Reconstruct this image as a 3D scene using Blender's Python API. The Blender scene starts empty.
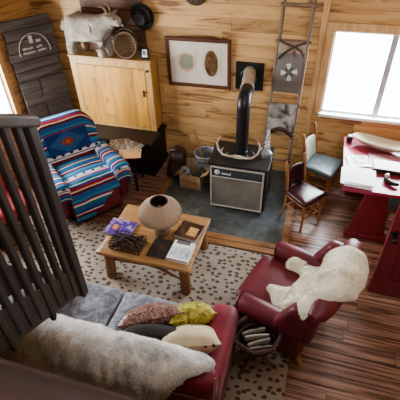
import bpy, bmesh, math, random
from mathutils import Vector, Matrix, noise, Euler
random.seed(7)
PI = math.pi
scn = bpy.context.scene
COL = scn.collection
R = math.radians

# ------------------------------------------------------------------ materials
class G:
    """tiny node-graph helper"""
    def __init__(s, name):
        s.m = bpy.data.materials.new(name); s.m.use_nodes = True
        s.nt = s.m.node_tree
        s.b = s.nt.nodes['Principled BSDF']; s.out = s.nt.nodes['Material Output']
    def new(s, t, **kw):
        n = s.nt.nodes.new(t)
        for k, v in kw.items(): setattr(n, k, v)
        return n
    def put(s, sock, v):
        if isinstance(v, bpy.types.NodeSocket): s.nt.links.new(v, sock)
        elif v is not None: sock.default_value = v
    def math(s, op, a, b=None, c=None):
        n = s.new('ShaderNodeMath', operation=op)
        s.put(n.inputs[0], a)
        if b is not None: s.put(n.inputs[1], b)
        if c is not None: s.put(n.inputs[2], c)
        return n.outputs[0]
    def co(s, kind='Object'): return s.new('ShaderNodeTexCoord').outputs[kind]
    def sep(s, v):
        n = s.new('ShaderNodeSeparateXYZ'); s.put(n.inputs[0], v); return n.outputs
    def comb(s, x=0, y=0, z=0):
        n = s.new('ShaderNodeCombineXYZ')
        for i, v in enumerate((x, y, z)): s.put(n.inputs[i], v)
        return n.outputs[0]
    def noise(s, v, scale=5, detail=3, rough=.55, dist=0, out='Fac'):
        n = s.new('ShaderNodeTexNoise'); s.put(n.inputs['Vector'], v)
        n.inputs['Scale'].default_value = scale; n.inputs['Detail'].default_value = detail
        n.inputs['Roughness'].default_value = rough; n.inputs['Distortion'].default_value = dist
        return n.outputs[out]
    def white(s, v, dim='1D'):
        n = s.new('ShaderNodeTexWhiteNoise', noise_dimensions=dim)
        s.put(n.inputs['W' if dim == '1D' else 'Vector'], v); return n.outputs['Value']
    def vor(s, v, scale=5, rnd=1, out='Distance', feature='F1', dim='3D'):
        n = s.new('ShaderNodeTexVoronoi', feature=feature); s.put(n.inputs['Vector'], v); n.voronoi_dimensions = dim
        n.inputs['Scale'].default_value = scale; n.inputs['Randomness'].default_value = rnd
        return n.outputs[out]
    def map(s, v, scale=(1, 1, 1), loc=(0, 0, 0), rot=(0, 0, 0)):
        n = s.new('ShaderNodeMapping'); s.put(n.inputs[0], v)
        n.inputs['Scale'].default_value = scale; n.inputs['Location'].default_value = loc; n.inputs['Rotation'].default_value = rot
        return n.outputs[0]
    def ramp(s, f, stops, interp='LINEAR'):
        n = s.new('ShaderNodeValToRGB'); s.put(n.inputs[0], f); cr = n.color_ramp; cr.interpolation = interp
        while len(cr.elements) < len(stops): cr.elements.new(.5)
        for e, (p, c) in zip(cr.elements, stops):
            e.position = p; e.color = (*c, 1) if len(c) == 3 else c
        return n.outputs[0]
    def mix(s, f, a, b, blend='MIX'):
        n = s.new('ShaderNodeMix', data_type='RGBA', blend_type=blend)
        s.put(n.inputs[0], f)
        for i, v in ((6, a), (7, b)):
            if isinstance(v, tuple) and len(v) == 3: v = (*v, 1)
            s.put(n.inputs[i], v)
        return n.outputs[2]
    def bump(s, h, strength=.3, dist=.01):
        n = s.new('ShaderNodeBump'); n.inputs['Strength'].default_value = strength; n.inputs['Distance'].default_value = dist
        s.put(n.inputs['Height'], h); s.nt.links.new(n.outputs[0], s.b.inputs['Normal'])
    def fin(s, color=None, rough=.5, metal=0, **kw):
        if color is not None:
            if isinstance(color, tuple) and len(color) == 3: color = (*color, 1)
            s.put(s.b.inputs['Base Color'], color)
        s.put(s.b.inputs['Roughness'], rough); s.put(s.b.inputs['Metallic'], metal)
        for k, v in kw.items(): s.put(s.b.inputs[k], v)
        return s.m

def plain(name, c, rough=.5, metal=0, var=.12, scale=12, bump=0, **kw):
    g = G(name); v = g.noise(g.co(), scale, 4)
    lo = tuple(x*(1-var) for x in c); hi = tuple(min(1, x*(1+var)) for x in c)
    if bump: g.bump(g.noise(g.co(), scale*5, 3), bump, .005)
    return g.fin(g.ramp(v, [(.3, lo), (.7, hi)]), rough, metal, **kw)

def pine(name, along='x', across='z', bw=.14, length=1.7, light=(.59, .37, .165), mid=(.48, .275, .11), dark=(.17, .075, .03), groove=.5, seed=0.0, rough=.55, streak=1.0):
    g = G(name); o = g.sep(g.co()); ix = dict(x=0, y=1, z=2)
    a = o[ix[along]]; c = o[ix[across]]
    c = g.math('ADD', c, 10+seed)
    cn = g.math('DIVIDE', c, bw); ci = g.math('FLOOR', cn); cf = g.math('FRACT', cn)
    r = g.white(g.math('ADD', ci, seed+.37))
    a2 = g.math('ADD', g.math('MULTIPLY', r, 9.7), a)
    an = g.math('DIVIDE', g.math('ADD', a2, 20), length); ai = g.math('FLOOR', an); af = g.math('FRACT', an)
    r2 = g.white(g.comb(ci, ai, seed), '3D')
    off = g.math('MULTIPLY', r2, 37.)
    v = g.comb(g.math('MULTIPLY', a2, .85), g.math('MULTIPLY', c, 6.5), off)
    st = g.noise(v, 1.5, 4, .6, .9)
    v2 = g.comb(g.math('MULTIPLY', a2, 3.), g.math('MULTIPLY', c, 60.), off)
    fine = g.noise(v2, 1.2, 3, .6)
    kn = g.vor(g.comb(g.math('MULTIPLY', a2, 1.9), g.math('MULTIPLY', c, 5.5), off), 1.0, 1)
    knot = g.ramp(kn, [(.03, (1, 1, 1)), (.13, (0, 0, 0))])
    col = g.ramp(st, [(.285+.075*streak, dark), (.345+.095*streak, mid), (.53, light), (.75, tuple(min(1, x*1.12) for x in light))])
    tone = g.math('MULTIPLY_ADD', r2, .36, .82)
    col = g.mix(1.0, col, g.comb(tone, tone, tone), 'MULTIPLY')
    col = g.mix(g.math('MULTIPLY', fine, .35), col, mid)
    col = g.mix(g.math('MULTIPLY', knot, .8), col, tuple(x*.6 for x in dark))
    gr = g.math('MAXIMUM', g.math('LESS_THAN', cf, .035), g.math('LESS_THAN', af, .004))
    col = g.mix(g.math('MULTIPLY', gr, groove), col, tuple(x*.5 for x in dark))
    g.bump(g.math('SUBTRACT', g.math('MULTIPLY', fine, .2), gr), .4, .004)
    return g.fin(col, rough)

def wood(name, c, axis=0, rough=.45, contrast=.45, scale=1.0, coat=0):
    g = G(name); sc = [14, 14, 14]; sc[axis] = 1.2
    v = g.map(g.co(), tuple(x*scale for x in sc))
    f = g.noise(v, 1.6, 5, .6, .6)
    lo = tuple(x*(1-contrast) for x in c); hi = tuple(min(1, x*(1+contrast*.5)) for x in c)
    g.bump(f, .15, .004)
    return g.fin(g.ramp(f, [(.3, lo), (.62, hi)]), rough, **{'Coat Weight': coat})

def floor_mat():
    g = G('laminate_floor'); o = g.sep(g.co())
    bw = .125; cn = g.math('DIVIDE', g.math('ADD', o[1], 10), bw); ci = g.math('FLOOR', cn); cf = g.math('FRACT', cn)
    r = g.white(ci); a2 = g.math('MULTIPLY_ADD', r, 7.3, o[0])
    an = g.math('DIVIDE', g.math('ADD', a2, 20), 1.25); ai = g.math('FLOOR', an); af = g.math('FRACT', an)
    r2 = g.white(g.comb(ci, ai, 0), '3D')
    v = g.comb(g.math('MULTIPLY', a2, .9), g.math('MULTIPLY', o[1], 24.), g.math('MULTIPLY', r2, 30.))
    st = g.noise(v, 1.5, 4, .62, .35)
    fine = g.noise(g.comb(g.math('MULTIPLY', a2, 4.), g.math('MULTIPLY', o[1], 120.), r2), 1.2, 2)
    col = g.ramp(st, [(.31, (.060, .032, .023)), (.43, (.155, .080, .054)), (.53, (.34, .195, .138)), (.70, (.48, .32, .24))])
    tone = g.math('MULTIPLY_ADD', r2, .35, .8)
    col = g.mix(1., col, g.comb(tone, tone, tone), 'MULTIPLY')
    gr = g.math('MAXIMUM', g.math('LESS_THAN', cf, .03), g.math('LESS_THAN', af, .004))
    col = g.mix(g.math('MULTIPLY', gr, .75), col, (.012, .007, .005))
    g.bump(g.math('SUBTRACT', g.math('MULTIPLY', fine, .25), gr), .2, .003)
    return g.fin(col, g.math('MULTIPLY_ADD', fine, .2, .26))

def slate_mat():
    g = G('slate_tile'); o = g.sep(g.co()); t = .305
    xn = g.math('DIVIDE', g.math('ADD', o[0], 10), t); yn = g.math('DIVIDE', g.math('ADD', o[1], 10.05), t)
    r = g.white(g.comb(g.math('FLOOR', xn), g.math('FLOOR', yn), 0), '3D')
    n = g.noise(g.co(), 9, 6, .65, .6)
    col = g.ramp(n, [(.3, (.045, .055, .058)), (.55, (.10, .115, .115)), (.75, (.16, .165, .145))])
    tone = g.math('MULTIPLY_ADD', r, .7, .65)
    col = g.mix(1., col, g.comb(tone, tone, tone), 'MULTIPLY')
    gr = g.math('MAXIMUM', g.math('LESS_THAN', g.math('FRACT', xn), .03), g.math('LESS_THAN', g.math('FRACT', yn), .03))
    col = g.mix(g.math('MULTIPLY', gr, .7), col, (.10, .095, .085))
    g.bump(g.math('SUBTRACT', n, gr), .35, .008)
    return g.fin(col, .42)

def rug_mat():
    g = G('spotted_rug')
    n2 = g.noise(g.co(), 14, 2, out='Color')
    v = g.mix(.032, g.co(), n2)
    m = g.map(v, (12.5, 17.5, 0))
    d = g.vor(m, 1.0, .75, dim='2D')
    sz = g.noise(g.co(), 7, 2)
    thr = g.math('MULTIPLY_ADD', sz, .40, .085)
    spot = g.ramp(g.math('SUBTRACT', thr, d), [(.0, (0, 0, 0)), (.05, (1, 1, 1))])
    fib = g.noise(g.map(g.co(), (160, 60, 1)), 1, 2)
    base = g.ramp(g.noise(g.co(), 3, 4), [(.3, (.33, .285, .235)), (.7, (.47, .42, .36))])
    base = g.mix(g.math('MULTIPLY', fib, .35), base, (.33, .25, .17))
    g.bump(fib, .25, .004)
    return g.fin(g.mix(g.math('MULTIPLY', spot, .88), base, (.075, .045, .03)), .95)

def serape_mat():
    g = G('serape_weave'); uv = g.sep(g.co('UV')); u, v = uv[0], uv[1]
    W = (.86, .88, .90); B = (.025, .15, .40); T = (.06, .31, .52); K = (.012, .014, .03); RR = (.42, .015, .05); GR = (.04, .26, .13); O = (.70, .20, .05); N = (.012, .06, .22); P = (.50, .06, .22); M = (.16, .01, .03)
    seq = [(W, .05), (K, .012), (W, .02), (RR, .03), (B, .05), (GR, .018), (W, .012), (N, .03), (RR, .025), (O, .012), (W, .014), (M, .03), (B, .06), (T, .03), (K, .012), (P, .018), (W, .02), (GR, .02), (B, .06), (N, .03), (W, .015), (RR, .03), (K, .015), (T, .06), (B, .05)]
    stops = []; p = 0; tot = sum(w for _, w in seq)
    for c, w in seq:
        stops.append((p/tot, c)); p += w
    # v in metres; the repeat is .62 m
    rep = g.math('FRACT', g.math('DIVIDE', g.math('ADD', v, 6.2*.62), .62))
    col = g.ramp(rep, stops, 'CONSTANT')
    # the back panel: a blue field with a stepped diamond
    av = g.math('ABSOLUTE', g.math('SUBTRACT', v, .37)); au = g.math('ABSOLUTE', u)
    stepv = g.math('DIVIDE', g.math('FLOOR', g.math('MULTIPLY', av, 90)), 90)
    dd = g.math('ADD', g.math('MULTIPLY', au, 1.15), g.math('MULTIPLY', stepv, 1.9))
    field = g.math('MULTIPLY', g.math('LESS_THAN', av, .135), g.math('LESS_THAN', au, .27))
    dcol = g.ramp(dd, [(0, O), (.03, RR), (.06, (.35, .20, .10)), (.085, M), (.115, T), (.13, (.03, .13, .36)), (.26, N)], 'CONSTANT')
    col = g.mix(field, col, dcol)
    # zigzag rows of dark triangles in the white bands
    tri = g.math('ABSOLUTE', g.math('SUBTRACT', g.math('FRACT', g.math('MULTIPLY', u, 9)), .5))
    rowm = g.math('LESS_THAN', rep, .055)
    tz = g.math('MULTIPLY', rowm, g.math('LESS_THAN', g.math('ABSOLUTE', g.math('SUBTRACT', rep, .03)), g.math('MULTIPLY', g.math('SUBTRACT', tri, .22), .11)))
    col = g.mix(tz, col, K)
    side = g.math('MULTIPLY', g.math('GREATER_THAN', g.math('ABSOLUTE', g.math('SUBTRACT', au, .36)), .03), 0)
    weave = g.noise(g.map(g.co('UV'), (60, 260, 1)), 1, 2)
    tone = g.math('MULTIPLY_ADD', weave, .5, .55)
    col = g.mix(1., col, g.comb(tone, tone, tone), 'MULTIPLY')
    g.bump(weave, .3, .004)
    return g.fin(col, .9)

def fur_mat(name, stops, scale=5, rough=.95, seed=0):
    g = G(name)
    n = g.noise(g.map(g.co(), loc=(seed, seed, 0)), scale, 5, .65, .4)
    f = g.noise(g.co(), 70, 2)
    col = g.ramp(n, stops)
    t = g.math('MULTIPLY_ADD', f, .5, .75)
    col = g.mix(1., col, g.comb(t, t, t), 'MULTIPLY')
    g.bump(f, .5, .01)
    return g.fin(col, rough, **{'Sheen Weight': .3})

def leather(name, c, rough=.34, var=.3):
    g = G(name); n = g.noise(g.co(), 4, 4); w = g.vor(g.co(), 190, 1)
    g.bump(g.math('ADD', g.math('MULTIPLY', w, .3), g.noise(g.co(), 9, 3)), .12, .01)
    return g.fin(g.ramp(n, [(.3, tuple(x*(1-var) for x in c)), (.7, tuple(min(1, x*(1+var)) for x in c))]), rough, **{'Coat Weight': .06, 'Coat Roughness': .35})

def pane_mat():
    g = G('window_glass')
    tr = g.new('ShaderNodeBsdfTransparent'); gl = g.new('ShaderNodeBsdfGlossy'); gl.inputs['Roughness'].default_value = .02
    mx = g.new('ShaderNodeMixShader'); mx.inputs[0].default_value = .06
    g.nt.links.new(tr.outputs[0], mx.inputs[1]); g.nt.links.new(gl.outputs[0], mx.inputs[2]); g.nt.links.new(mx.outputs[0], g.out.inputs['Surface'])
    return g.m

M = {}
M['wall'] = pine('pine_wall_boards', 'x', 'z', .145, 1.9, seed=.03)
M['wall_l'] = pine('pine_side_boards', 'y', 'z', .145, 1.9, seed=3.1)
M['ceil'] = pine('pine_ceiling_boards', 'y', 'x', .145, 2.2, seed=5.1)
M['trimw'] = wood('pine_trim', (.56, .36, .17), 2, .5, .3)
M['trimh'] = wood('pine_trim_across', (.56, .36, .17), 0, .5, .3)
M['floor'] = floor_mat(); M['slate'] = slate_mat(); M['rug'] = rug_mat()
M['hearthtrim'] = wood('hearth_trim_wood', (.30, .16, .075), 0, .4, .5)
M['cab'] = pine('cabinet_pine', 'z', 'x', .165, 3., light=(.58, .315, .08), mid=(.48, .24, .06), dark=(.30, .13, .035), groove=.35, seed=1.4, rough=.4, streak=.6)
M['cabf'] = wood('cabinet_frame_pine', (.54, .32, .115), 2, .4, .28)
M['cabt'] = wood('cabinet_top_pine', (.46, .265, .10), 0, .4, .3)
M['barn'] = pine('weathered_barn_boards', 'x', 'z', .13, .75, light=(.11, .09, .075), mid=(.07, .057, .05), dark=(.022, .019, .017), groove=.9, seed=2.2, rough=.85)
M['barn2'] = wood('weathered_dark_board', (.08, .065, .055), 0, .85, .5)
M['chalk'] = plain('chalk_paint', (.40, .37, .33), .9)
M['dark'] = wood('dark_stained_wood', (.024, .015, .012), 1, .42, .45)
M['darkx'] = wood('dark_stained_wood_lengthwise', (.020, .012, .010), 0, .5, .45)
M['rail'] = wood('railing_dark_wood', (.040, .029, .026), 2, .42, .35)
M['railtop'] = wood('railing_cap_wood', (.075, .058, .053), 1, .35, .3)
M['loftrail'] = wood('loft_rail_wood', (.055, .032, .024), 0, .5, .3)
M['oak'] = wood('honey_oak', (.36, .20, .085), 0, .42, .35)
M['oakv'] = wood('log_leg_wood', (.27, .14, .06), 2, .5, .4)
M['chairwood'] = wood('chair_oak', (.30, .14, .055), 2, .4, .35)
M['ladder'] = wood('grey_ladder_pole', (.22, .155, .11), 2, .75, .4)
M['redleather'] = leather('oxblood_leather', (.145, .020, .030), .48)
M['redcloth'] = plain('crimson_upholstery', (.20, .014, .028), .6, var=.3, scale=5, bump=.1, **{'Sheen Weight': .1})
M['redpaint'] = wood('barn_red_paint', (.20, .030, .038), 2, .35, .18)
M['redpaint_sheen'] = wood('barn_red_sky_sheen', (.34, .065, .095), 1, .22, .2)  # pinkish lift paints the sky's reflection into the tabletop red
M['vinyl'] = leather('wine_vinyl', (.036, .009, .011), .22)
M['greenpad'] = plain('grey_green_vinyl', (.10, .125, .125), .38, var=.2)
M['creampad'] = plain('pale_sage_fabric', (.36, .38, .31), .7, var=.2)
M['serape'] = serape_mat()
M['sheep'] = fur_mat('cream_sheepskin', [(.3, (.50, .43, .31)), (.5, (.74, .67, .53)), (.7, (.84, .79, .67))], 6)
M['lamb'] = fur_mat('lamb_wool', [(.3, (.24, .20, .155)), (.6, (.46, .40, .33))], 9)
M['hide'] = fur_mat('grey_white_hide', [(.31, (.19, .18, .17)), (.44, (.50, .485, .46)), (.58, (.76, .75, .72))], 3.2, seed=3)
M['horn'] = plain('horn', (.20, .14, .09), .5)
M['black'] = plain('black_enamel', (.012, .012, .013), .38)
M['blackmatte'] = plain('black_felt', (.014, .012, .012), .85)
M['steel'] = plain('brushed_steel', (.62, .57, .50), .45, .6)
M['galv'] = plain('galvanised_tin', (.42, .44, .46), .4, .6, var=.3, scale=25)
M['alu'] = plain('window_aluminium', (.45, .48, .50), .35, .3)
M['white'] = plain('white_paint', (.80, .80, .78), .5, var=.04)
M['pane'] = pane_mat()
M['stovebody'] = plain('stove_dark_steel', (.020, .018, .017), .45)
M['stoveframe'] = plain('stove_pale_trim', (.46, .43, .37), .45)
M['stovelogo'] = plain('stove_badge_silver', (.55, .58, .60), .35)
M['stovestrip'] = plain('stove_control_strip', (.045, .055, .062), .4)
def grille():
    g = G('stove_grille'); o = g.sep(g.co())
    w = g.math('ABSOLUTE', g.math('SUBTRACT', g.math('FRACT', g.math('MULTIPLY', o[0], 40)), .5))
    n = g.noise(g.co(), 3, 3)
    c = g.ramp(n, [(.3, (.17, .16, .135)), (.7, (.29, .275, .235))])
    g.bump(w, .4, .004)
    return g.fin(c, .5, .2)
M['grille'] = grille()
M['paper'] = plain('white_paper', (.86, .86, .85), .7, var=.05)
M['pages'] = plain('book_pages', (.52, .49, .43), .8, var=.1)
M['cardboard'] = plain('cardboard', (.36, .24, .13), .85, var=.15)
M['redink'] = plain('faded_red_ink', (.33, .06, .035), .8)
M['olive'] = plain('dark_olive_board', (.055, .05, .03), .6)
M['antler'] = plain('bleached_antler', (.52, .45, .36), .55, var=.25)
M['twig'] = wood('twig_bark', (.055, .032, .026), 2, .7, .5)
M['basket'] = wood('twig_basket_purple_brown', (.15, .088, .085), 2, .6, .4)
M['wire'] = plain('dark_wire', (.05, .034, .026), .5, .4)
def glass_mat():
    g = G('clear_glass'); return g.fin((.9, .93, .97), .05, **{'Transmission Weight': .75, 'IOR': 1.45})
M['glass'] = glass_mat()
def wicker(name, c, s=55, ax=2):
    g = G(name); o = g.sep(g.co())
    a = g.math('SINE', g.math('MULTIPLY', o[ax], s*3.))
    b = g.noise(g.co(), 60, 2)
    f = g.math('MULTIPLY_ADD', a, .12, g.math('MULTIPLY_ADD', b, .5, .25))
    g.bump(f, .5, .004)
    return g.fin(g.ramp(f, [(.2, tuple(x*.45 for x in c)), (.5, c), (.8, tuple(min(1, x*1.25) for x in c))]), .85)
M['shade'] = wicker('woven_string_shade', (.45, .335, .24), 160)
M['straw'] = wicker('woven_straw', (.26, .18, .11), 60)
def spots(name, base, spot, scale, thr, rough=.8, seed=0):
    g = G(name); d = g.vor(g.map(g.co(), loc=(seed, 0, 0)), scale, 1)
    n = g.noise(g.co(), 8, 3)
    b = g.ramp(n, [(.3, tuple(x*.75 for x in base)), (.7, base)])
    return g.fin(g.mix(g.math('LESS_THAN', d, thr), b, spot), rough)
M['creamspot'] = spots('cream_spotted_fabric', (.66, .56, .40), (.10, .055, .03), 11, .16)
def sequin():
    g = G('mauve_sequin_fabric'); d = g.vor(g.co(), 75, .6, 'Color'); s = g.sep(d)
    n = g.noise(g.co(), 5, 3)
    c = g.ramp(g.math('MULTIPLY_ADD', s[0], .6, g.math('MULTIPLY', n, .4)), [(.2, (.10, .045, .038)), (.5, (.22, .115, .09)), (.85, (.46, .30, .25))])
    g.bump(s[0], .4, .01)
    return g.fin(c, .4, .15)
M['sequin'] = sequin()
def brocade():
    g = G('yellow_green_brocade'); n = g.noise(g.co(), 16, 3, .6, 1.2)
    return g.fin(g.ramp(n, [(.35, (.09, .085, .015)), (.5, (.34, .30, .04)), (.65, (.58, .50, .12))]), .55)
M['brocade'] = brocade()
M['darkpillow'] = plain('dark_brown_suede', (.020, .015, .014), .75, var=.4)
def velvet():
    g = G('grey_blue_velvet_highlights'); n = g.noise(g.co(), 5, 6, .68, 1.4); n2 = g.noise(g.co(), 26, 3)
    c = g.ramp(g.math('MULTIPLY_ADD', n2, .3, g.math('MULTIPLY', n, .75)), [(.34, (.050, .055, .068)), (.48, (.145, .16, .19)), (.62, (.34, .37, .42))])  # pale and dark tones paint highlights and creases into the cloth
    g.bump(n, .5, .03)
    return g.fin(c, .6, **{'Sheen Weight': .4})
M['velvet'] = velvet()
def cover(name, cols, scale=9, seed=0, rough=.35):
    g = G(name); n = g.noise(g.map(g.co(), loc=(seed, seed*.7, 0)), scale, 4, .6, .5)
    st = [(.28+.44*i/(max(1, len(cols)-1)), c) for i, c in enumerate(cols)]
    return g.fin(g.ramp(n, st), rough)
M['purple'] = cover('purple_cover', [(.035, .018, .12), (.10, .05, .28), (.06, .03, .20), (.40, .30, .45), (.05, .025, .16)], 11, 2)
M['orange'] = plain('orange_print', (.75, .25, .06), .4)
M['brownphoto'] = cover('dark_brown_photo_cover', [(.02, .013, .012), (.05, .026, .02), (.20, .09, .045)], 7, 5)
M['bwphoto'] = cover('black_and_white_photo', [(.03, .03, .045), (.42, .44, .50), (.75, .76, .80), (.06, .06, .08)], 16, 1)
M['darkcover'] = plain('dark_brown_cover', (.032, .020, .017), .45)
M['warmphoto'] = cover('warm_photo', [(.5, .22, .06), (.7, .45, .18), (.2, .06, .03)], 14, 4)
M['mag1'] = cover('magazine_photo', [(.01, .01, .012), (.50, .46, .43), (.03, .025, .025), (.60, .60, .60), (.02, .016, .016)], 11, 7)
M['mag2'] = cover('orange_magazine_photo', [(.55, .22, .07), (.62, .40, .22), (.30, .24, .14)], 9, 3)
M['mat'] = plain('picture_mat', (.66, .59, .50), .7, var=.05)
M['frame'] = wood('picture_frame_wood', (.11, .043, .022), 0, .4, .35)
def halo(name, c0, c1, rx, rz):
    g = G(name); o = g.sep(g.co())
    d = g.math('SQRT', g.math('ADD', g.math('POWER', g.math('DIVIDE', o[0], rx), 2), g.math('POWER', g.math('DIVIDE', o[2], rz), 2)))
    d = g.math('ADD', d, g.math('MULTIPLY', g.math('SUBTRACT', g.noise(g.co(), 20, 3), .5), .5))
    return g.fin(g.ramp(d, [(.5, c0), (1.0, c1)]), .7)
M['halo'] = halo('foxed_mount', (.42, .13, .03), (.66, .59, .50), .125, .145)
M['sketch'] = cover('pencil_sketch', [(.24, .24, .18), (.33, .33, .26), (.12, .12, .10)], 40, 2)
M['oval'] = cover('oval_portrait', [(.04, .018, .008), (.14, .07, .03), (.26, .15, .07)], 14, 6)
def star_blanket():
    g = G('grey_star_blanket'); o = g.sep(g.co('UV')); u, v = o[0], o[1]
    n = g.noise(g.map(g.co('UV'), (50, 300, 1)), 1, 2)
    base = g.ramp(n, [(.3, (.13, .12, .11)), (.7, (.24, .22, .20))])
    x = g.math('ADD', u, v); 
    # pinwheel: eight blades round (0,-.27)
    vv = g.math('ADD', v, .345)
    ang = g.math('ARCTAN2', vv, u); r = g.math('SQRT', g.math('ADD', g.math('MULTIPLY', u, u), g.math('MULTIPLY', vv, vv)))
    k = g.math('FRACT', g.math('ADD', g.math('MULTIPLY', ang, 4/(2*PI)), .125))
    m = g.math('MULTIPLY', g.math('LESS_THAN', k, .42), g.math('LESS_THAN', r, .098))
    m2 = g.math('MULTIPLY', m, g.math('GREATER_THAN', r, .035))
    c = g.mix(m2, base, (.60, .58, .54))
    m3 = g.math('MULTIPLY', g.math('GREATER_THAN', k, .5), g.math('LESS_THAN', r, .06))
    c = g.mix(g.math('MULTIPLY', m3, .8), c, (.06, .055, .055))
    top = g.math('GREATER_THAN', v, -.135)
    c = g.mix(g.math('MULTIPLY', top, .9), c, (.40, .31, .22))
    t1 = g.math('LESS_THAN', g.math('ADD', g.math('ABSOLUTE', g.math('SUBTRACT', u, .03)), g.math('ABSOLUTE', g.math('MULTIPLY', g.math('ADD', v, .135), .7))), .03)
    c = g.mix(t1, c, (.16, .06, .05))
    return g.fin(c, .9)
M['star'] = star_blanket()
M['cowhide'] = cover('grey_cowhide', [(.05, .042, .038), (.07, .06, .055), (.33, .31, .28), (.44, .42, .39)], 6, 3, .9)
M['strap'] = leather('brown_strap', (.06, .024, .016), .5)
M['doughbowl'] = wood('dough_bowl_wood', (.30, .225, .145), 0, .55, .3)
M['redblanket'] = plain('dusty_red_wool', (.36, .05, .045), .9, var=.25)
M['brass'] = plain('pale_wood_foot', (.52, .30, .11), .4)
M['runner'] = cover('pink_print_runner', [(.46, .16, .22), (.58, .34, .38), (.36, .10, .15)], 10, 3, .4)

# ------------------------------------------------------------------ mesh builder
class MB:
    def __init__(s): s.v = []; s.f = []; s.uv = {}
    def add(s, vs, fs, uvs=None):
        k = len(s.v); s.v += [Vector(p) for p in vs]; s.f += [tuple(i+k for i in f) for f in fs]
        if uvs:
            for i, t in enumerate(uvs): s.uv[k+i] = t
        return s
    def box(s, c, size, rot=None, taper=1.0):
        hx, hy, hz = (x/2 for x in size); vs = []
        for z in (-1, 1):
            t = taper if z > 0 else 1
            for x, y in ((-1, -1), (1, -1), (1, 1), (-1, 1)): vs.append(Vector((x*hx*t, y*hy*t, z*hz)))
        if rot is not None:
            m = rot if isinstance(rot, Matrix) else Euler(rot).to_matrix()
            vs = [m @ p for p in vs]
        return s.add([p+Vector(c) for p in vs], [(3, 2, 1, 0), (4, 5, 6, 7), (0, 1, 5, 4), (1, 2, 6, 5), (2, 3, 7, 6), (3, 0, 4, 7)])
    def span(s, lo, hi): return s.box([(a+b)/2 for a, b in zip(lo, hi)], [b-a for a, b in zip(lo, hi)])
    def rbox(s, c, size, r=.05, n=8, puff=0, rot=None, wob=0, seed=0, shape=None):
        """rounded, optionally puffed cushion-like box"""
        h = Vector([x/2 for x in size]); r = min(r, min(h)*.999); core = h-Vector((r, r, r))
        idx = {}; vs = []; fs = []
        def vert(i, j, k):
            key = (i, j, k)
            if key not in idx:
                q = []
                for a, t in zip(range(3), key):
                    u = t/n*2-1; q.append(math.sin(u*PI/2)*.35*h[a]+u*.65*h[a])
                q = Vector(q); cl = Vector([max(-core[a], min(core[a], q[a])) for a in range(3)])
                d = q-cl
                p = cl+d.normalized()*r if d.length > 1e-9 else q
                if puff:
                    fx = 1-(p.x/h.x)**2; fy = 1-(p.y/h.y)**2
                    p.z += (1 if p.z > 0 else -1)*puff*max(0, fx)*max(0, fy)
                if wob: p += noise.noise_vector(p*7+Vector((seed, 0, 0)))*wob
                if shape: p = shape(p)
                idx[key] = len(vs); vs.append(p)
            return idx[key]
        for a in range(3):
            b, cc = (a+1) % 3, (a+2) % 3
            for side in (0, n):
                for i in range(n):
                    for j in range(n):
                        q = []
                        for di, dj in ((0, 0), (1, 0), (1, 1), (0, 1)):
                            t = [0, 0, 0]; t[a] = side; t[b] = i+di; t[cc] = j+dj; q.append(vert(*t))
                        fs.append(tuple(q) if side else tuple(reversed(q)))
        m = Matrix.Identity(3) if rot is None else (rot if isinstance(rot, Matrix) else Euler(rot).to_matrix())
        return s.add([m @ p+Vector(c) for p in vs], fs)
    def tube(s, pts, rad, seg=10, caps=True, flat=None):
        pts = [Vector(p) for p in pts]; n = len(pts); rs = rad if isinstance(rad, (list, tuple)) else [rad]*n
        vs = []; fs = []; up = None
        for i, p in enumerate(pts):
            d = (pts[min(i+1, n-1)]-pts[max(i-1, 0)]).normalized()
            if up is None: up = Vector((0, 0, 1)) if abs(d.z) < .9 else Vector((1, 0, 0))
            x = d.cross(up).normalized(); up = x.cross(d).normalized()
            for k in range(seg):
                t = 2*PI*k/seg; vs.append(p+(x*math.cos(t)+up*math.sin(t))*rs[i])
        for i in range(n-1):
            for k in range(seg):
                a = i*seg+k; b = i*seg+(k+1) % seg; fs.append((a, b, b+seg, a+seg))
        if caps: fs += [tuple(reversed(range(seg))), tuple(range((n-1)*seg, n*seg))]
        return s.add(vs, fs)
    def lathe(s, prof, c=(0, 0, 0), seg=24, rot=None, sx=1, sy=1):
        vs = []; fs = []; n = len(prof)
        m = Matrix.Identity(3) if rot is None else (rot if isinstance(rot, Matrix) else Euler(rot).to_matrix())
        for r, z in prof:
            for k in range(seg):
                t = 2*PI*k/seg; vs.append(m @ Vector((r*math.cos(t)*sx, r*math.sin(t)*sy, z))+Vector(c))
        for i in range(n-1):
            for k in range(seg):
                a = i*seg+k; b = i*seg+(k+1) % seg; fs.append((a, b, b+seg, a+seg))
        if prof[0][0] > 1e-6: fs.append(tuple(reversed(range(seg))))
        if prof[-1][0] > 1e-6: fs.append(tuple(range((n-1)*seg, n*seg)))
        return s.add(vs, fs)
    def shell(s, prof, **k):     # open lathe: no caps
        n0 = len(s.f); s.lathe(prof, **k); s.f = [f for i, f in enumerate(s.f) if i < n0 or len(f) == 4]; return s
    def prism(s, poly, y0, y1, axis=1):
        n = len(poly); vs = []
        for y in (y0, y1):
            for a, b in poly:
                vs.append((a, y, b) if axis == 1 else ((y, a, b) if axis == 0 else (a, b, y)))
        fs = [tuple(range(n)), tuple(reversed(range(n, 2*n)))]+[(i, i+n, (i+1) % n+n, (i+1) % n) for i in range(n)]
        return s.add(vs, fs)
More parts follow.
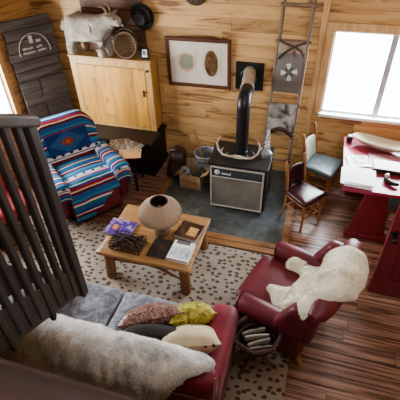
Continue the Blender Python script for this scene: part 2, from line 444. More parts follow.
    def grid(s, fn, us, vs_, uvf=None, mask=None):
        P = []; U = []; F = []
        for u in us:
            for v in vs_: P.append(fn(u, v)); U.append(uvf(u, v) if uvf else (u, v))
        n = len(vs_)
        for i in range(len(us)-1):
            for j in range(n-1):
                if mask and not mask((us[i]+us[i+1])/2, (vs_[j]+vs_[j+1])/2): continue
                F.append((i*n+j, (i+1)*n+j, (i+1)*n+j+1, i*n+j+1))
        used = sorted({q for f in F for q in f}); mp = {o: k for k, o in enumerate(used)}
        return s.add([P[o] for o in used], [tuple(mp[q] for q in f) for f in F], [U[o] for o in used])
    def fur(s, n, length, width=.006, droop=.4, seed=1, bias=None, keep=None):
        rnd = random.Random(seed); tris = []; acc = []; tot = 0
        me = bpy.data.meshes.new('t'); me.from_pydata(s.v, [], s.f); bm = bmesh.new(); bm.from_mesh(me); bmesh.ops.recalc_face_normals(bm, faces=bm.faces)
        for f in bm.faces:
            vs = [v.co.copy() for v in f.verts]
            for i in range(1, len(vs)-1):
                ar = (vs[i]-vs[0]).cross(vs[i+1]-vs[0]).length/2; tot += ar; acc.append(tot); tris.append((vs[0], vs[i], vs[i+1], f.normal.copy()))
        bm.free(); bpy.data.meshes.remove(me)
        import bisect
        nv = []; nf = []
        for _ in range(n):
            t = tris[min(len(tris)-1, bisect.bisect(acc, rnd.random()*tot))]
            a, b = rnd.random(), rnd.random()
            if a+b > 1: a, b = 1-a, 1-b
            p = t[0]+(t[1]-t[0])*a+(t[2]-t[0])*b; nn = t[3]
            if keep and not keep(p): continue
            d = nn+Vector((rnd.uniform(-1, 1), rnd.uniform(-1, 1), rnd.uniform(-1, 1)))*.75+Vector((0, 0, -droop))
            if bias: d += Vector(bias)
            d.normalize(); sd = d.cross(Vector((rnd.uniform(-1, 1), rnd.uniform(-1, 1), rnd.uniform(-1, 1)))).normalized()*width/2
            L = length*rnd.uniform(.5, 1.2); k = len(nv)
            nv += [p-sd-nn*.004, p+sd-nn*.004, p+d*L]; nf.append((k, k+1, k+2))
        return s.add(nv, nf)

def link(o, parent=None):
    COL.objects.link(o)
    if parent is not None: o.parent = parent
    return o

def obj(name, mb, mat, parent=None, smooth=True, bevel=0, loc=None, rotz=0, recalc=True, angle=40, solid=0, sub=0):
    me = bpy.data.meshes.new(name)
    me.from_pydata([tuple(p) for p in mb.v], [], mb.f)
    if mb.uv:
        uvl = me.uv_layers.new(name='UVMap')
        for l in me.loops: uvl.data[l.index].uv = mb.uv.get(l.vertex_index, (0, 0))
    if recalc:
        bm = bmesh.new(); bm.from_mesh(me); bmesh.ops.recalc_face_normals(bm, faces=bm.faces); bm.to_mesh(me); bm.free()
    me.materials.append(M[mat] if isinstance(mat, str) else mat)
    o = bpy.data.objects.new(name, me)
    if smooth:
        for p in me.polygons: p.use_smooth = True
        try: me.set_sharp_from_angle(angle=R(angle))
        except Exception: pass
    link(o, parent)
    if loc is not None: o.location = loc
    o.rotation_euler[2] = rotz
    if solid:
        md = o.modifiers.new('solid', 'SOLIDIFY'); md.thickness = solid; md.offset = 0
    if sub:
        md = o.modifiers.new('sub', 'SUBSURF'); md.levels = sub; md.render_levels = sub
    if bevel:
        md = o.modifiers.new('bevel', 'BEVEL'); md.width = bevel; md.segments = 2; md.limit_method = 'ANGLE'; md.angle_limit = R(40)
    return o

def tag(o, label, cat, group=None, kind=None):
    o['label'] = label; o['category'] = cat
    if group: o['group'] = group
    if kind: o['kind'] = kind
    return o

def thing(name, label, cat, loc=(0, 0, 0), rotz=0, group=None):
    o = bpy.data.objects.new(name, None); COL.objects.link(o); o.empty_display_size = .1
    o.location = loc; o.rotation_euler[2] = rotz
    return tag(o, label, cat, group)

def struct(name, mb, mat, parent=None, **k):
    o = obj(name, mb, mat, parent, smooth=False, **k)
    if parent is None: o['kind'] = 'structure'
    return o

def rz(deg): return Matrix.Rotation(R(deg), 3, 'Z')
def frange(a, b, n): return [a+(b-a)*i/n for i in range(n+1)]

# ------------------------------------------------------------------ room shell
XL, XR, YB, YF, ZC = -3.75, 2.2, 4.78, -2.6, 4.6
struct('floor', MB().span((XL-.1, YF-.1, -.1), (XR+.1, YB+.1, 0)), 'floor')
wx0, wx1, wz0, wz1 = .10, 1.40, .955, 1.94        # back window opening
b = MB()
b.span((XL-.1, YB, 0), (wx0, YB+.12, ZC)); b.span((wx1, YB, 0), (XR+.1, YB+.12, ZC))
b.span((wx0, YB, 0), (wx1, YB+.12, wz0)); b.span((wx0, YB, wz1), (wx1, YB+.12, ZC))
struct('wall_back', b, 'wall')
ly0, ly1, lz0, lz1 = 2.35, 3.92, .85, 1.95         # left window opening
b = MB()
b.span((XL-.12, YF, 0), (XL, ly0, ZC)); b.span((XL-.12, ly1, 0), (XL, YB, ZC))
b.span((XL-.12, ly0, 0), (XL, ly1, lz0)); b.span((XL-.12, ly0, lz1), (XL, ly1, ZC))
struct('wall_left', b, 'wall_l')
struct('wall_right', MB().span((XR, YF, 0), (XR+.12, YB, ZC)), 'wall_l')
struct('wall_front', MB().span((XL-.1, YF-.12, 0), (XR+.1, YF, ZC)), 'wall')
struct('ceiling', MB().span((XL-.1, YF-.1, ZC), (XR+.1, YB+.1, ZC+.1)), 'ceil')
struct('floor_loft', MB().span((XL, YF, 1.78), (XR, .18, 1.95)), 'darkx')

def window(name, axis, a0, a1, z0, z1, face, out):
    """sliding window in a wall opening; axis 'x' = back wall, 'y' = left wall"""
    w = bpy.data.objects.new(name, None); COL.objects.link(w); w['kind'] = 'structure'
    def bx(mb, u0, u1, d0, d1, zz0, zz1):
        d0, d1 = face+d0*out, face+d1*out
        lo, hi = (min(d0, d1), max(d0, d1))
        if axis == 'x': mb.span((u0, lo, zz0), (u1, hi, zz1))
        else: mb.span((lo, u0, zz0), (hi, u1, zz1))
        return mb
    t = .045; mid = (a0+a1)/2
    f = MB()
    bx(f, a0, a1, .03, .10, z0, z0+t*.7); bx(f, a0, a1, .03, .10, z1-t*.6, z1); bx(f, a0, a0+t*.5, .03, .10, z0, z1); bx(f, a1-t*.5, a1, .03, .10, z0, z1)
    obj('window_frame', f, 'alu', w, bevel=.004)
    obj('mullion', bx(MB(), mid-.045, mid+.02, .025, .095, z0+.01, z1-.01), 'alu', w, bevel=.004)
    obj('pane', bx(MB(), a0+.01, mid, .06, .066, z0+.01, z1-.01), 'pane', w)
    obj('pane', bx(MB(), mid, a1-.01, .075, .081, z0+.01, z1-.01), 'pane', w)
    c = MB(); k = .085
    bx(c, a0-k, a0, -.022, 0, z0-.02, z1+k); bx(c, a1, a1+k, -.022, 0, z0-.02, z1+k); bx(c, a0-k, a1+k, -.024, 0, z1, z1+k)
    obj('casing', c, 'trimw', w, bevel=.004)
    obj('window_sill', bx(MB(), a0-.02, a1+.02, -.05, .04, z0-.035, z0+.005), 'white', w, bevel=.006)
    return w
window('window_1', 'x', wx0, wx1, wz0, wz1, YB, 1)
window('window_2', 'y', ly0, ly1, lz0, lz1, XL, -1)
struct('trim_1', MB().span((-.055, YB-.02, 0), (.012, YB, ZC)), 'trimw', bevel=.004)
struct('baseboard_back', MB().span((XL, YB-.018, 0), (XR, YB, .11)), 'trimh', bevel=.004)
struct('baseboard_left', MB().span((XL, 1.6, 0), (XL+.018, YB-.02, .11)), 'trimw', bevel=.004)
# hearth
struct('floor_hearth', MB().span((-1.70, 3.30, -.05), (-.10, YB-.02, .012)), 'slate')
b = MB(); b.span((-1.80, 3.13, -.04), (-.0, 3.215, .016)); b.span((-1.80, 3.22, -.04), (-.0, 3.30, .020))
struct('trim_2', b, 'hearthtrim', bevel=.006)
b = MB(); b.span((-1.79, 3.305, -.04), (-1.70, YB-.02, .018)); b.span((-.10, 3.305, -.04), (-.02, YB-.02, .018))
struct('trim_3', b, 'hearthtrim', bevel=.006)

# red door standing open in front of the table
d = bpy.data.objects.new('door_1', None); COL.objects.link(d); d['kind'] = 'structure'
dx0, dx1, dy, dz = .825, 1.62, 2.88, 1.98
b = MB(); st = .11
for x0, x1, z0, z1 in ((dx0, dx0+st, .012, dz), (dx1-st, dx1, .012, dz), (dx0+st, dx1-st, .012, .20), (dx0+st, dx1-st, .83, .99), (dx0+st, dx1-st, dz-.12, dz)):
    b.span((x0, dy, z0), (x1, dy+.04, z1))
obj('door_frame', b, 'redpaint', d, smooth=False, bevel=.004)
for z0, z1 in ((.20, .83), (.99, dz-.12)):
    obj('door_panel', MB().span((dx0+st, dy+.013, z0), (dx1-st, dy+.027, z1)), 'redpaint', d, smooth=False)
    q = MB().span((dx0+st+.045, dy+.002, z0+.05), (dx1-st-.045, dy+.014, z1-.05)); obj('raised_panel', q, 'redpaint', d, smooth=False, bevel=.008)
b = MB(); b.lathe([(.02, 0), (.02, .008), (.009, .012), (.009, .03), (.024, .038), (.026, .05), (.018, .062), (0, .064)], rot=Euler((PI/2, 0, 0)), c=(dx0+.052, dy, .775), seg=16)
b.box((dx0+.052, dy-.004, .80), (.032, .008, .12)); b.box((dx0+.03, dy-.012, .83), (.06, .012, .02))
obj('door_handle', b, 'black', d)
b = MB()
for z in (.3, 1.6): b.span((dx1-.16, dy-.006, z), (dx1, dy, z+.04))
obj('door_hinge', b, 'black', d)

struct('trim_4', MB().span((1.63, 2.85, 0), (1.74, 2.97, ZC)), 'trimw', bevel=.006)
# ------------------------------------------------------------------ rug
b = MB(); nx, ny = 40, 30
b.grid(lambda u, v: Vector((u, v, .012+.003*noise.noise(Vector((u*2, v*2, 0))))), frange(-3.05, .155, nx), frange(.7, 3.10, ny))
k = len(b.v)
obj_rug = obj('area_rug', b, 'rug', solid=.012)
tag(obj_rug, 'large cream rug with rows of dark brown spots under the coffee table', 'rug')

# ------------------------------------------------------------------ barn board panel in the corner
def rot_to(v): return Vector(v)
pa, pb = Vector((-3.66, 4.02, 0)), Vector((-3.20, 4.60, 0))
pdir = (pb-pa).normalized(); pw = (pb-pa).length
t = thing('barn_wood_panel', 'dark weathered barn-board panel with chalk arch and lettering leaning in the corner', 'panel', pa.lerp(pb, .5), math.atan2(pdir.y, pdir.x))
t.location = (-3.475, 4.31, .0); t.rotation_euler = (R(-2.2), 0, R(57))
b = MB(); rnd = random.Random(3); zz = 1.28
obj('backing_boards', MB().span((-.30, .0, .01), (.30, .03, 1.97)), 'barn', t, smooth=False)
while zz < 1.93:
    h = rnd.uniform(.09, .15); h = min(h, 2.0-zz)
    b.box((rnd.uniform(-.012, .012), -.012, zz+h/2), (.62+rnd.uniform(-.04, .02), .024, h-.008), rot=(0, rnd.uniform(-.012, .012), 0)); zz += h
obj('cross_board', b, 'barn2', t, smooth=False, bevel=.004)
b = MB()
for x, z0, z1 in ((-.245, .01, 1.25), (-.12, .2, 1.25), (.02, .01, 1.25), (.14, .3, 1.25), (.245, .01, 1.25)):
    b.box((x, -.015, (z0+z1)/2), (.125, .026, z1-z0-.01))
obj('upright_board', b, 'barn2', t, smooth=False, bevel=.004)
for z in (.62, .98): obj('batten', MB().box((0, -.035, z), (.61, .03, .075), rot=(0, .03, 0)), 'barn2', t, smooth=False, bevel=.004)
b = MB(); cx, cz = .01, 1.60
b.tube([(cx+.20*math.cos(a), -.027, cz+.215*math.sin(a)) for a in frange(R(-8), R(188), 26)], .005, 6)
obj('chalk_arch', b, 'chalk', t)
def text(name, s, size, parent, loc, mat, rot=(PI/2, 0, 0), ext=.002, align='CENTER', sx=1):
    cu = bpy.data.curves.new(name, 'FONT'); cu.body = s; cu.size = size; cu.extrude = ext; cu.align_x = align
    o = bpy.data.objects.new('t', cu); COL.objects.link(o); dg = bpy.context.evaluated_depsgraph_get(); dg.update()
    me = bpy.data.meshes.new_from_object(o.evaluated_get(dg)); bpy.data.objects.remove(o)
    me.materials.clear(); me.materials.append(M[mat])
    q = bpy.data.objects.new(name, me); link(q, parent); q.location = loc; q.rotation_euler = rot; q.scale = (sx, 1, 1)
    return q
obj('chalk_bar', MB().box((cx-.02, -.026, cz+.145), (.045, .005, .09)), 'chalk', t, smooth=False)
obj('chalk_dash', MB().box((cx+.07, -.026, cz+.115), (.06, .005, .03)), 'chalk', t, smooth=False)
rnd = random.Random(5)
for row, (z, x0, x1) in enumerate(((cz+.045, -.15, -.02), (cz+.045, .03, .09), (cz-.005, -.15, -.01), (cz+.0, .04, .14))):
    x = x0; b = MB()
    while x < x1:
        w = rnd.uniform(.008, .013); b.box((cx+x+w/2, -.026, z+rnd.uniform(-.004, .004)), (w, .005, rnd.uniform(.020, .030))); x += w+.007
    obj('chalk_lettering', b, 'chalk', t, smooth=False)

# ------------------------------------------------------------------ chest under the cabinet, the cabinet
t = thing('blanket_chest', 'low dark wooden chest against the back wall beneath the pine cabinet', 'chest', (-2.52, 4.46, 0))
obj('chest_body', MB().span((-.53, -.24, .02), (.53, .29, .49)), 'darkx', t, smooth=False, bevel=.008)
obj('chest_lid', MB().span((-.56, -.27, .49), (.56, .30, .53)), 'darkx', t, smooth=False, bevel=.008)
b = MB()
for x in (-.28, .28): b.span((x-.2, -.252, .10), (x+.2, -.24, .42))
obj('front_panel', b, 'dark', t, smooth=False, bevel=.006)
obj('plinth', MB().span((-.55, -.26, 0), (.55, .30, .06)), 'darkx', t, smooth=False, bevel=.006)

cw = 1.14; t = thing('pine_cabinet', 'knotty pine cabinet with one wide boarded door standing on the dark chest', 'cabinet', (-2.59, 4.65, .532))
H = .985
b = MB(); b.span((-cw/2, -.10, 0), (-cw/2+.03, .11, H-.03)); b.span((cw/2-.03, -.10, 0), (cw/2, .11, H-.03)); b.span((-cw/2, -.10, 0), (cw/2, .11, .03)); b.span((-cw/2, .09, 0), (cw/2, .11, H-.03))
obj('carcass', b, 'cabf', t, smooth=False, bevel=.004)
obj('cabinet_top', MB().span((-cw/2-.015, -.135, H-.03), (cw/2+.015, .115, H)), 'cabt', t, smooth=False, bevel=.008)
b = MB(); b.span((-cw/2, -.125, 0), (-cw/2+.085, -.10, H-.03)); b.span((cw/2-.085, -.125, 0), (cw/2, -.10, H-.03)); b.span((-cw/2+.085, -.125, H-.11), (cw/2-.085, -.10, H-.03)); b.span((-cw/2+.085, -.125, 0), (cw/2-.085, -.10, .04))
obj('face_frame', b, 'cabf', t, smooth=False, bevel=.003)
dd = obj('door', MB().span((-cw/2+.09, -.127, .045), (cw/2-.09, -.105, H-.115)), 'cab', t, smooth=False, bevel=.004)
obj('latch', MB().box((cw/2-.13, -.135, .55), (.018, .02, .09)).box((cw/2-.11, -.135, .57), (.05, .012, .014)), 'frame', dd, bevel=.003)
obj('knob', MB().lathe([(.008, 0), (.008, .015), (.017, .02), (.014, .032), (0, .035)], rot=Euler((PI/2, 0, 0)), c=(cw/2-.045, -.125, .86), seg=14), 'black', t)
ZT = .532+H

# wooden board behind the lamb
b = MB(); b.span((-.42, 0, 0), (.42, .03, .16)); b.span((-.41, .0, .165), (.42, .03, .34)); b.span((-.42, 0, .345), (.40, .03, .52)); b.span((-.42, 0, .525), (.42, .03, .72))
o = obj('dark_wood_board', b, wood('walnut_plank', (.13, .062, .032), 0, .6, .4), smooth=False, bevel=.006, loc=(-2.56, 4.742, ZT)); 
tag(o, 'dark brown plank board leaning on the wall behind the toy lamb', 'board')

# ------------------------------------------------------------------ lamb figure
def skin_mesh(verts, edges, sub=2, root=0):
    me = bpy.data.meshes.new('skin'); me.from_pydata([v[0] for v in verts], edges, [])
    o = bpy.data.objects.new('skin', me); COL.objects.link(o)
    md = o.modifiers.new('s', 'SKIN'); md.use_smooth_shade = True
    for i, v in enumerate(verts):
        sv = me.skin_vertices[0].data[i]; r = v[1]; sv.radius = (r, r) if not isinstance(r, tuple) else r; sv.use_root = (i == root)
    sb = o.modifiers.new('u', 'SUBSURF'); sb.levels = sub; sb.render_levels = sub
    dg = bpy.context.evaluated_depsgraph_get(); dg.update()
    m2 = bpy.data.meshes.new_from_object(o.evaluated_get(dg))
    mb = MB(); mb.add([v.co.copy() for v in m2.vertices], [tuple(p.vertices) for p in m2.polygons])
    bpy.data.objects.remove(o); bpy.data.meshes.remove(m2); bpy.data.meshes.remove(me)
    return mb
t = thing('toy_lamb', 'shaggy grey-white lamb figure standing on top of the pine cabinet', 'animal figure', (-2.80, 4.615, ZT), R(-6))
V = [((-.22, 0, .31), .145), ((-.06, 0, .315), .148), ((.12, 0, .32), .138), ((.22, 0, .385), .105), ((.30, 0, .44), .085), ((.375, -.02, .435), .058), ((.44, -.035, .405), .038),
     ((-.25, -.055, .2), .065), ((-.285, -.06, .11), .046), ((-.27, -.06, .0), .042), ((-.25, .055, .2), .065), ((-.27, .06, .11), .046), ((-.25, .06, .0), .042),
     ((.13, -.055, .2), .062), ((.135, -.06, .11), .045), ((.15, -.06, .0), .041), ((.15, .055, .2), .062), ((.18, .06, .11), .045), ((.20, .06, .0), .041),
     ((-.34, 0, .35), .04), ((-.385, 0, .26), .028)]
E_ = [(0, 1), (1, 2), (2, 3), (3, 4), (4, 5), (5, 6), (0, 7), (7, 8), (8, 9), (0, 10), (10, 11), (11, 12), (2, 13), (13, 14), (14, 15), (2, 16), (16, 17), (17, 18), (0, 19), (19, 20)]
body = skin_mesh(V, E_, 2, 1)
zmin = min(p.z for p in body.v)
for p in body.v: p.z -= zmin
body.v = [p+noise.noise_vector(p*22)*.010 for p in body.v]
for p in body.v: p.z = max(p.z, .001)
body.fur(9000, .016, .006, .5, 2, keep=lambda p: p.x < .37)
obj('body', body, 'lamb', t, angle=180)
for s in (-1, 1):
    e = MB().lathe([(0, -.062), (.016, -.045), (.022, -.01), (.016, .03), (.006, .05)], c=(.30, s*.082, .485-.0), seg=10, rot=Euler((s*1.9, .3, 0)), sy=.45); obj('ear', e, 'lamb', t)
    h = MB().tube([(.285, s*.03, .50), (.27, s*.045, .55), (.235, s*.06, .575), (.20, s*.07, .56)], [.014, .012, .008, .003], 8); obj('horn', h, 'horn', t)
    y = MB().lathe([(0, -.011), (.009, -.005), (.011, 0), (.009, .005), (0, .011)], c=(.385, -.02+s*.050, .455), seg=10); obj('eye', y, 'black', t)
obj('muzzle', MB().lathe([(0, -.02), (.016, -.012), (.02, 0), (.014, .012), (0, .017)], c=(.468, -.042, .395), seg=12, rot=Euler((0, PI/2, 0))), 'horn', t)
# move to the scanned spot
t.location.x = -2.80; t.scale = (1.1, 1.05, 1.07); t.location.y = 4.575

# ------------------------------------------------------------------ hats, photo
t = thing('black_cowboy_hat', 'black felt hat hanging on the wall above the straw basket', 'hat', (-2.145, 4.745, 1.985), 0)
br = MB()
br.grid(lambda r, a: Vector((r*.165*math.cos(a), -.012-.055*(math.sin(a)*1)**2*(r-.5)*1.2*(1 if True else 0), r*.185*math.sin(a))), frange(.45, .86, 6), frange(0, 2*PI, 36))
hm = Matrix.Rotation(R(-20), 3, 'Y') @ Matrix.Rotation(R(8), 3, 'X')
br.v = [hm @ p for p in br.v]; obj('brim', br, 'blackmatte', t, solid=.008)
cr = MB().lathe([(.105, .0), (.10, -.04), (.088, -.09), (.07, -.115), (.03, -.105), (0, -.10)], rot=hm @ Matrix.Rotation(-PI/2, 3, 'X'), seg=28, sx=.82); 
cr2 = MB()
cr2.lathe([(.092, .005), (.088, .05), (.078, .09), (.06, .112), (.025, .10), (0, .095)], rot=hm @ Matrix.Rotation(PI/2, 3, 'X'), seg=28, sy=1.1, sx=.95)
obj('crown', cr2, 'blackmatte', t)
bd = MB().shell([(.0935, .012), (.0925, .034)], rot=hm @ Matrix.Rotation(PI/2, 3, 'X'), seg=28, sy=1.1, sx=.95); obj('hat_band', bd, 'steel', t)

t = thing('straw_basket', 'round woven straw basket tipped on its side beside the lamb', 'basket', (-2.33, 4.60, ZT+.155))
hm = Matrix.Rotation(R(78), 3, 'X')
bm_ = MB().shell([(.0, -.11), (.085, -.11), (.115, -.075), (.135, 0.0), (.148, .06), (.138, .062), (.125, 0), (.105, -.07), (.08, -.095), (0, -.095)], rot=hm, seg=30)
obj('bowl', bm_, 'straw', t)
b = MB().tube([tuple(hm @ Vector((.148*math.cos(a), .148*math.sin(a), .062))) for a in frange(0, 2*PI, 32)], .012, 8, caps=False); obj('rim', b, wicker('dark_straw_rim', (.13, .08, .05), 80), t)
b = MB().tube([tuple(hm @ Vector((.16*math.cos(a), .02+.17*math.sin(a), .03+.02*math.sin(a)))) for a in frange(R(10), R(170), 16)], .009, 8); obj('handle', b, 'twig', t)

t = thing('framed_photo', 'small black framed photo standing at right end of cabinet top', 'photo frame', (-2.105, 4.575, ZT), R(8))
t.rotation_euler = (R(-10), 0, R(8))
b = MB(); w, h = .105, .14
obj('frame', b.span((-w/2, 0, 0), (w/2, .014, h)), 'black', t, smooth=False, bevel=.003)
obj('picture', MB().span((-w/2+.02, -.002, .025), (w/2-.02, .002, h-.02)), 'paper', t, smooth=False)
obj('portrait', MB().span((-.018, -.004, .05), (.016, -.001, .095)), 'mag1', t, smooth=False)

# ------------------------------------------------------------------ framed picture
fx0, fx1, fz0, fz1 = -1.885, -1.045, 1.135, 1.765
t = thing('framed_picture', 'wide brown framed picture with a square sketch and an oval portrait on wall', 'picture', ((fx0+fx1)/2, YB-.004, (fz0+fz1)/2))
t.rotation_euler = (R(2.0), R(-.6), 0)
W, Hh = fx1-fx0, fz1-fz0; k = .045; b = MB()
b.span((-W/2, -.03, -Hh/2), (-W/2+k, 0, Hh/2)); b.span((W/2-k, -.03, -Hh/2), (W/2, 0, Hh/2)); b.span((-W/2+k, -.03, -Hh/2), (W/2-k, 0, -Hh/2+k)); b.span((-W/2+k, -.03, Hh/2-k), (W/2-k, 0, Hh/2))
obj('frame', b, 'frame', t, smooth=False, bevel=.006)
obj('mat_board', MB().span((-W/2+k, -.012, -Hh/2+k), (W/2-k, -.004, Hh/2-k)), 'mat', t, smooth=False)
hl = obj('square_mount', MB().span((-.12, -.002, -.15), (.12, .001, .15)), 'halo', t, smooth=False, loc=(-.155, -.014, .01))
obj('sketch', MB().span((-.075, -.001, -.085), (.075, .003, .085)), 'sketch', hl, smooth=False, loc=(0, -.005, .005))
b = MB(); hm = Matrix.Rotation(PI/2, 3, 'X'); b.lathe([(.082, 0), (.082, .006), (.072, .010), (.068, .004), (0, .004)], rot=hm, sy=2.0, seg=36)
mo = obj('oval_mount', MB().span((-.13, -.002, -.2), (.13, .001, .2)), halo('foxed_oval_mount', (.50, .36, .22), (.66, .59, .50), .13, .22), t, smooth=False, loc=(.165, -.014, .01))
obj('oval_portrait', b, 'oval', mo, loc=(0, -.003, 0))
b = MB(); rnd = random.Random(4)
for i in range(18): b.tube([(-.25+.03*i+rnd.uniform(-.01, .01), -.016, Hh/2-.004), (-.24+.03*i, -.018, Hh/2+rnd.uniform(.006, .02)), (-.225+.03*i, -.016, Hh/2)], .006, 6)
obj('carving', b, 'frame', t)

t = thing('wall_ornament', 'round dark ornament hanging on the pine wall above the framed picture', 'ornament', (-1.47, YB-.03, 2.27))
obj('disc', MB().lathe([(0, -.02), (.10, -.02), (.135, 0), (.12, .03), (.05, .055), (0, .06)], rot=Matrix.Rotation(PI/2, 3, 'X'), seg=28), wicker('dark_woven_disc', (.10, .055, .035), 30, 0), t)
obj('rim', MB().tube([(.132*math.cos(a), -.01, .132*math.sin(a)) for a in frange(0, 2*PI, 28)], .012, 8, caps=False), 'twig', t)

# ------------------------------------------------------------------ stove
t = thing('gas_stove', 'dark box heating stove with pale front trim on the slate hearth', 'stove', (-.715, 3.75, .012))
w = .69; hh = .67; dpt = .50
obj('cabinet_body', MB().span((-w/2, .012, .05), (w/2, dpt, hh-.02)), 'stovebody', t, smooth=False, bevel=.006)
obj('stove_top', MB().span((-w/2-.012, -.01, hh-.02), (w/2+.012, dpt+.01, hh+.006)), 'stovebody', t, smooth=False, bevel=.006)
obj('plinth', MB().span((-w/2+.03, .04, 0), (w/2-.03, dpt-.03, .05)), 'black', t, smooth=False)
x0, x1, z0, z1 = -w/2+.02, w/2-.03, .045, hh-.035
b = MB(); k = .018
b.span((x0, -.014, z0), (x0+k, .012, z1)); b.span((x1-k, -.014, z0), (x1, .012, z1)); b.span((x0+k, -.014, z0), (x1-k, .012, z0+k)); b.span((x0+k, -.014, z1-k), (x1-k, .012, z1)); b.span((x0+k, -.014, z1-.145), (x1-k, .012, z1-.13))
obj('front_trim', b, 'stoveframe', t, smooth=False, bevel=.003)
obj('grille', MB().span((x0+k, -.004, z0+k), (x1-k, .012, z1-.145)), 'grille', t, smooth=False)
cs = obj('control_strip', MB().span((x0+k, -.008, z1-.13), (x1-k, .012, z1-k)), 'stovestrip', t, smooth=False)
b = MB(); b.lathe([(.034, 0), (.034, .004), (.026, .008), (0, .009)], rot=Matrix.Rotation(PI/2, 3, 'X'), c=(x0+.085, -.008, z1-.075), seg=24)
obj('badge', b, 'stovelogo', cs)
b = MB()
b.tube([(x0+.14+.010*i, -.011, z1-.078-.0008*i+(.007 if i % 2 else -.004)) for i in range(11)], .0035, 5)
b.tube([(x0+.135, -.011, z1-.092), (x0+.25, -.011, z1-.094)], .004, 5); b.tube([(x0+.243, -.011, z1-.09), (x0+.252, -.011, z1-.058)], .004, 5)
obj('nameplate_script', b, 'stovelogo', cs)
ST = .012+hh+.006
# pipe
t = thing('stove_pipe', 'black stovepipe rising from the stove and elbowing into the wall plate', 'stovepipe', (-.735, 4.06, ST))
obj('vertical_pipe', MB().lathe([(.080, 0), (.080, .03), (.074, .035), (.074, .59)], seg=28), 'black', t)
pts = [(0, .115-.115*math.cos(a), .58+.115*math.sin(a)) for a in frange(0, R(88), 9)]
pts += [(-.012, .23, .697)]
e = Vector(pts[-1])
obj('elbow', MB().tube(pts, .0755, 24, caps=False), 'black', t)
q1, q2 = e, Vector((-.072, .70, e.z+.012)); L_ = lambda k_: tuple(q1.lerp(q2, k_))
b = MB().tube([L_(-.01), L_(.01), L_(.05), L_(.06), L_(.9), L_(1)], [.077, .081, .081, .075, .075, .075], 24)
obj('silver_collar', b, 'steel', t)
t = thing('flue_wall_plate', 'square black metal plate on pine wall around the stovepipe', 'plate', (-.81, YB-.01, 1.34))
b = MB(); b.box((0, 0, 0), (.35, .016, .35)); obj('plate', b, 'black', t, smooth=False, bevel=.003)
obj('flange', MB().tube([(.10*math.cos(a), -.012, .10*math.sin(a)) for a in frange(0, 2*PI, 24)], .01, 8, caps=False), 'black', t)

# antlers
t = thing('deer_antlers', 'pale pair of deer antlers lying on the stove top before the pipe', 'antlers', (-.745, 3.90, ST))
obj('skull_plate', MB().rbox((0, 0, .022), (.13, .05, .04), .018, 5, wob=.006), 'antler', t)
for s in (-1, 1):
    sx = 1.05 if s < 0 else 1.0
    beam = [(s*.03, 0, .03), (s*.10, -.02, .035), (s*.17*sx, -.02, .05), (s*.225*sx, .01, .09), (s*.245*sx, .03, .15), (s*.235*sx, .04, .21), (s*.205*sx, .045, .26)]
    a = obj('antler', MB().tube(beam, [.015, .015, .014, .013, .011, .008, .003], 8), 'antler', t)
    for bse, tip in (((s*.12, -.02, .04), (s*.11, -.06, .11)), ((s*.20, -.005, .07), (s*.165, -.03, .15)), ((s*.245, .025, .14), (s*.275, .03, .20))):
        obj('tine', MB().tube([bse, Vector(bse).lerp(Vector(tip), .5)+Vector((s*.01, 0, 0)), tip], [.009, .007, .002], 7), 'antler', a)
t = thing('glass_candle_lamp', 'clear glass oil lamp with a stacked glass chimney on the stove top', 'lamp', (-.435, 4.06, ST))
obj('base', MB().lathe([(.0, 0), (.062, 0), (.066, .012), (.066, .045), (.045, .065), (.022, .075), (.018, .085)], seg=28), 'glass', t)
obj('stem', MB().lathe([(.018, .083), (.034, .10), (.038, .12), (.022, .145), (.016, .15), (.032, .165), (.034, .185), (.018, .205), (.016, .21)], seg=24), 'glass', t)
obj('chimney', MB().lathe([(.016, .21), (.028, .225), (.030, .245), (.018, .27), (.014, .28), (.022, .295), (.020, .32), (.012, .34), (0, .345)], seg=24), 'glass', t)

# pail + stick + box + bag
t = thing('tin_pail', 'grey tin pail standing behind the cardboard box left of the stove', 'pail', (-1.27, 4.36, .012))
obj('pail_body', MB().shell([(0, .004), (.10, .004), (.105, .0), (.15, .40), (.156, .40), (.15, .405), (.143, .40), (.1, .02), (0, .02)], seg=28), 'galv', t)
obj('rim', MB().tube([(.152*math.cos(a), .152*math.sin(a), .40) for a in frange(0, 2*PI, 28)], .008, 8, caps=False), 'galv', t)
b = MB(); pts = [(.0, -.15, .36), (0, -.16, .25), (0, -.155, .2)]
b.tube([(-.155*math.cos(a), -.02-.14*math.sin(a), .39-.06*math.sin(a)) for a in frange(0, PI, 14)], .005, 6); obj('bail_handle', b, 'wire', t)
o = obj('walking_stick', MB().tube([(0, 0, 0), (-.045, .01, .2), (-.115, .03, .45), (-.165, .05, .60), (-.20, .06, .68)], [.010, .010, .011, .012, .014], 8), wood('stick_wood', (.35, .17, .07), 2, .5, .3), loc=(-1.235, 4.32, .035))
tag(o, 'thin brown wooden stick standing up out of the tin pail', 'stick')
o = obj('kindling_stick', MB().tube([(0, 0, 0), (.04, .03, .25), (.10, .06, .50)], [.010, .009, .006], 8), 'twig', loc=(-1.25, 4.36, .035))
tag(o, 'short dark twig leaning to the right in the tin pail', 'stick')

